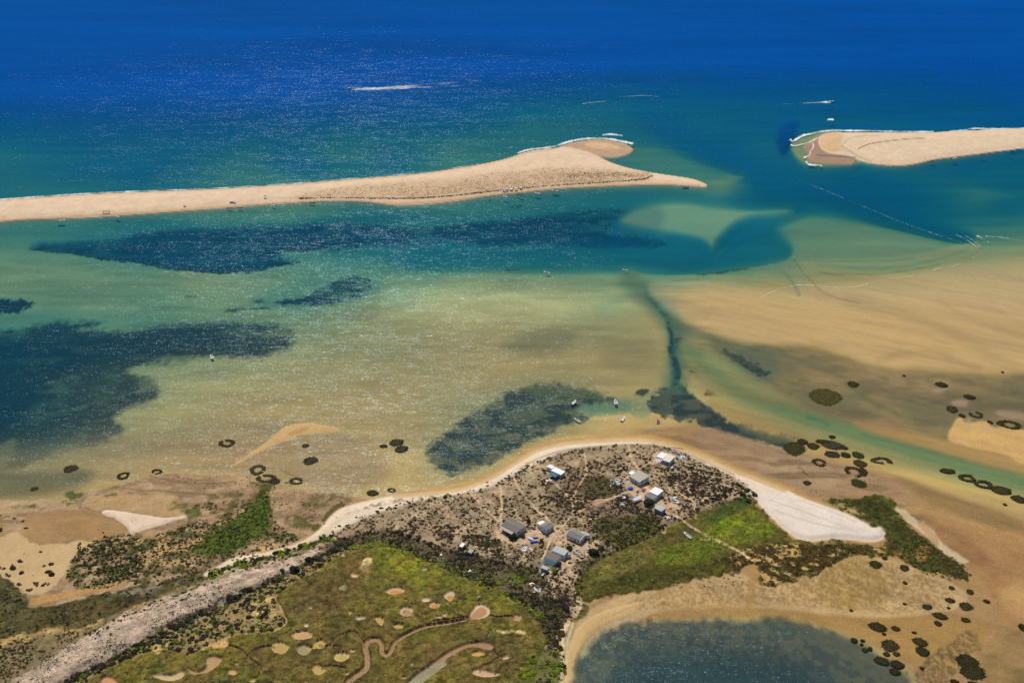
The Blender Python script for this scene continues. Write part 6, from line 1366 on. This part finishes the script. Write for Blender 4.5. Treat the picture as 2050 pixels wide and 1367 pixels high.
for x, y, lb in ((983, 391, 'person in dark shorts standing at the water left of the beach shades'), (989, 390, 'person walking on the wet sand just left of the beach shades'), (962, 389.5, 'person standing by dark bags on the outer spit'), (1054, 332, 'person crossing the bare upper part of the long spit'), (1057, 332.5, 'second person of the pair crossing the upper spit'),
                 (519, 385, 'person alone on the bare sand above the brown shade'), (1044, 385, 'person beside the grey boat below the beach shades'), (1787, 331, 'person at the lower shore of the right spit'), (1813, 321, 'person on the sand of the right spit'), (1851, 318, 'person at the bend of the right spit')):
    p = place(x, y); o = bpy.data.objects.new('person', PM); COL.objects.link(o); o.location = p; o.rotation_euler = (0, 0, random.uniform(0, 6)); tag(o, lb, 'person')
    for nm, me in (('shorts', sh_me), ('hair', hr_me)):
        c_ = bpy.data.objects.new(nm, me); COL.objects.link(c_); c_.parent = o
# ------------------------------------------------------------------ odds and ends round the huts
def dome_tent(px, py, mat, label, r=1.7):
    p = place(px, py); t = thing('dome_tent', p, R(random.uniform(0, 90)), label, 'tent'); m = MB(); rg = []
    for j in range(6): a = j / 6 * math.pi / 2; rg.append([(r * math.cos(a) * math.cos(6.2832 * i / 16), r * .9 * math.cos(a) * math.sin(6.2832 * i / 16), r * .75 * math.sin(a)) for i in range(16)])
    m.loft(rg, True, (False, True)); m.build('canopy', mat, t, True)
    m = MB()
    for k in (0, 1):
        pr = None
        for i in range(13):
            a = math.pi * i / 12; q_ = (math.cos(a) * (r + .02) * (.72), math.cos(a) * (r + .02) * .64 * (1 if k else -1), (r * .75 + .03) * math.sin(a))
            if pr: m.tube(pr, q_, .02, k=4)
            pr = q_
    m.build('poles', MMET, t); MB().slab([(r * .8, -.5, .5), (r + .15, -.5, .02), (r + .15, .5, .02), (r * .8, .5, .5)], .03).build('door_flap', MNV, t)
dome_tent(1262, 978, MBC, 'blue dome tent in the yard left below the largest hut', 1.7); dome_tent(1342, 1017, MOR, 'small orange tent right of the small blue grey hut', 1.0); dome_tent(1093, 969, MOR, 'low orange tent in front of the white roofed hut with teal awning', 1.0)
def upturned(px, py, heading, mat, label, size=.75):
    t = thing('upturned_boat', place(px, py), R(heading), label, 'boat', 'upturned boats by the small white hut')
    R_ = hull_rings(4.4, 1.6, .55); m = MB().loft([[(x, y, .72 - z) for x, y, z in r_] for r_ in R_], False, (False, False)); m.build('hull', mat, t, True)
    MB().tube((-2.0, 0, .89), (1.4, 0, .84), .04, k=6).build('keel', MGL, t); t.scale = (size,) * 3
upturned(1071, 1077, 10, MBC, 'blue upturned boat, topmost of the blue pair beside white junk', .8); upturned(1070, 1085, 5, MBC, 'larger blue upturned boat, lowest beside the white junk', 1.0); upturned(1064, 1080, -40, MW, 'white upturned boat beside the two blue ones', .95)
def junk(px, py, wpx, mats, label, n=14, name='junk_pile', hmax=.5):
    p = place(px, py); t = thing(name, p, 0, label, 'junk pile'); w = wpx * .5 * mpp(py); r = random.Random(int(px * 13 + py))
    for mt in mats:
        m = MB()
        for k in range(n):
            x, y = r.gauss(0, .45) * w, r.gauss(0, .45) * w; a, b_, c_ = r.uniform(.15, .7), r.uniform(.12, .5), r.uniform(.1, hmax); th = r.uniform(0, 3.14); ca, sa = math.cos(th), math.sin(th); tl = r.uniform(-.2, .2)
            n0 = len(m.v); m.box(-a, a, -b_, b_, -.1, c_)
            for q_ in range(n0, n0 + 8): X_, Y2, Z2 = m.v[q_]; m.v[q_] = (x + X_ * ca - Y2 * sa, y + X_ * sa + Y2 * ca, Z2 + X_ * tl)
        m.build({id(MW): 'white_scraps', id(MWD): 'planks', id(MGL): 'grey_scraps', id(MLB): 'blue_scraps', id(MOR): 'orange_scraps', id(MBK): 'dark_scraps'}.get(id(mt), 'scraps'), mt, t)
    return t
for a in ((1237, 966, 26, (MW, MGL, MBK), 'wide heap of white and grey junk left of the blue dome tent', 26), (1246, 1010, 10, (MGL, MLB), 'small grey heap beside the track above the olive scrub', 10), (1052, 1098, 20, (MW, MWD, MGL), 'pale planks and rubble below the blue upturned boats', 20), (1064, 1101, 8, (MCR,), 'pale slab heap right of the rubble', 5), (1021, 1110, 6, (MW,), 'lone white scrap heap in the scrub left of the pergola hut', 4),
          (1346, 903, 20, (MWD, MGL), 'timber and driftwood pile above the two roof hut', 24), (1364, 916, 18, (MW, MWD, MLB), 'white and blue junk right of the two roof hut', 16), (1347, 934, 12, (MW,), 'white boards lying below the two roof hut', 6), (1347, 998, 12, (MGL, MW), 'grey junk above the orange tent', 10), (1355, 1006, 10, (MLB, MW), 'pale blue scraps right of the orange tent', 7), (1338, 1036, 10, (MW, MGL), 'white planks in bushes below the small blue grey hut', 7),
          (1248, 996, 12, (MW, MLB), 'white blue scraps in bushes left of the tarp shelter', 9), (1289, 979, 9, (MWD, MRD), 'reddish boards between the largest hut and the white square roof', 7), (1157, 1108, 16, (MWD, MGL), 'brown rubble heap right of the flat roofed hut', 14), (1177, 1098, 7, (MW,), 'white scrap below the long white hut', 4), (1064, 1169, 10, (MOR, MW), 'orange and white litter in the dark thicket', 5), (1076, 1182, 16, (MW, MGL), 'white litter scattered in the dark thicket', 9),
          (883, 1111, 5, (MW,), 'white speck of litter left of the tiny sheds', 4), (942, 1143, 6, (MW, MGL), 'white litter at the lower thicket edge', 5), (1088, 1149, 8, (MW,), 'pale box heap under the small blue shed', 4), (1099, 963, 12, (MLB, MRD, MW), 'blue and red beach gear before the white roofed hut', 7), (1080, 1066, 10, (MW,), 'white table boards left of the small white hut', 6), (1012, 1062, 9, (MLB, MW), 'pale blue tubs at the corner of the brown gabled hut', 7), (1180, 966, 6, (MW,), 'x', 3)):
    if a[4] != 'x': junk(*a[:5], n=a[5])
t = thing('fence', place(1305, 912), 0, 'low dark stake fence left of the two roof hut', 'fence')
a0, a1 = place(1300, 918), place(1312, 897); base = Vector(t.location)
for k in range(14):
    q_ = a0 + (a1 - a0) * k / 13 - base; zz = float(Z[zat(base.x + q_.x, base.y + q_.y)]) - base.z; MB().box(q_.x - .06, q_.x + .06, q_.y - .06, q_.y + .06, zz - .2, zz + .8).build('stake', MWD, t)
t = thing('fence', place(1435, 991), 0, 'driftwood barrier with pale planks at the scrub edge by the white sand', 'fence'); base = Vector(t.location); a0, a1 = place(1421, 994), place(1448, 987)
m = MB()
for k in range(6): q_ = a0 + (a1 - a0) * k / 5 - base; m.tube((q_.x - .8, q_.y + .2, .2), (q_.x + 1.0, q_.y - .1, .45), .12, .07, 6)
m.build('logs', MWD, t); q_ = a0 - base; MB().box(q_.x, q_.x + 3, q_.y - .5, q_.y - .2, -.1, .3).build('plank', MW, t)
t = thing('driftwood', place(1355, 897), R(-14), 'dark driftwood trunks along the beach crest above the two roof hut', 'driftwood'); m = MB()
for k in range(7): m.tube((-3.5 + k, random.uniform(-.4, .4), .15), (-2.2 + k * 1.05, random.uniform(-.4, .4), .3), .16, .09, 7)
m.build('trunks', MWD, t)
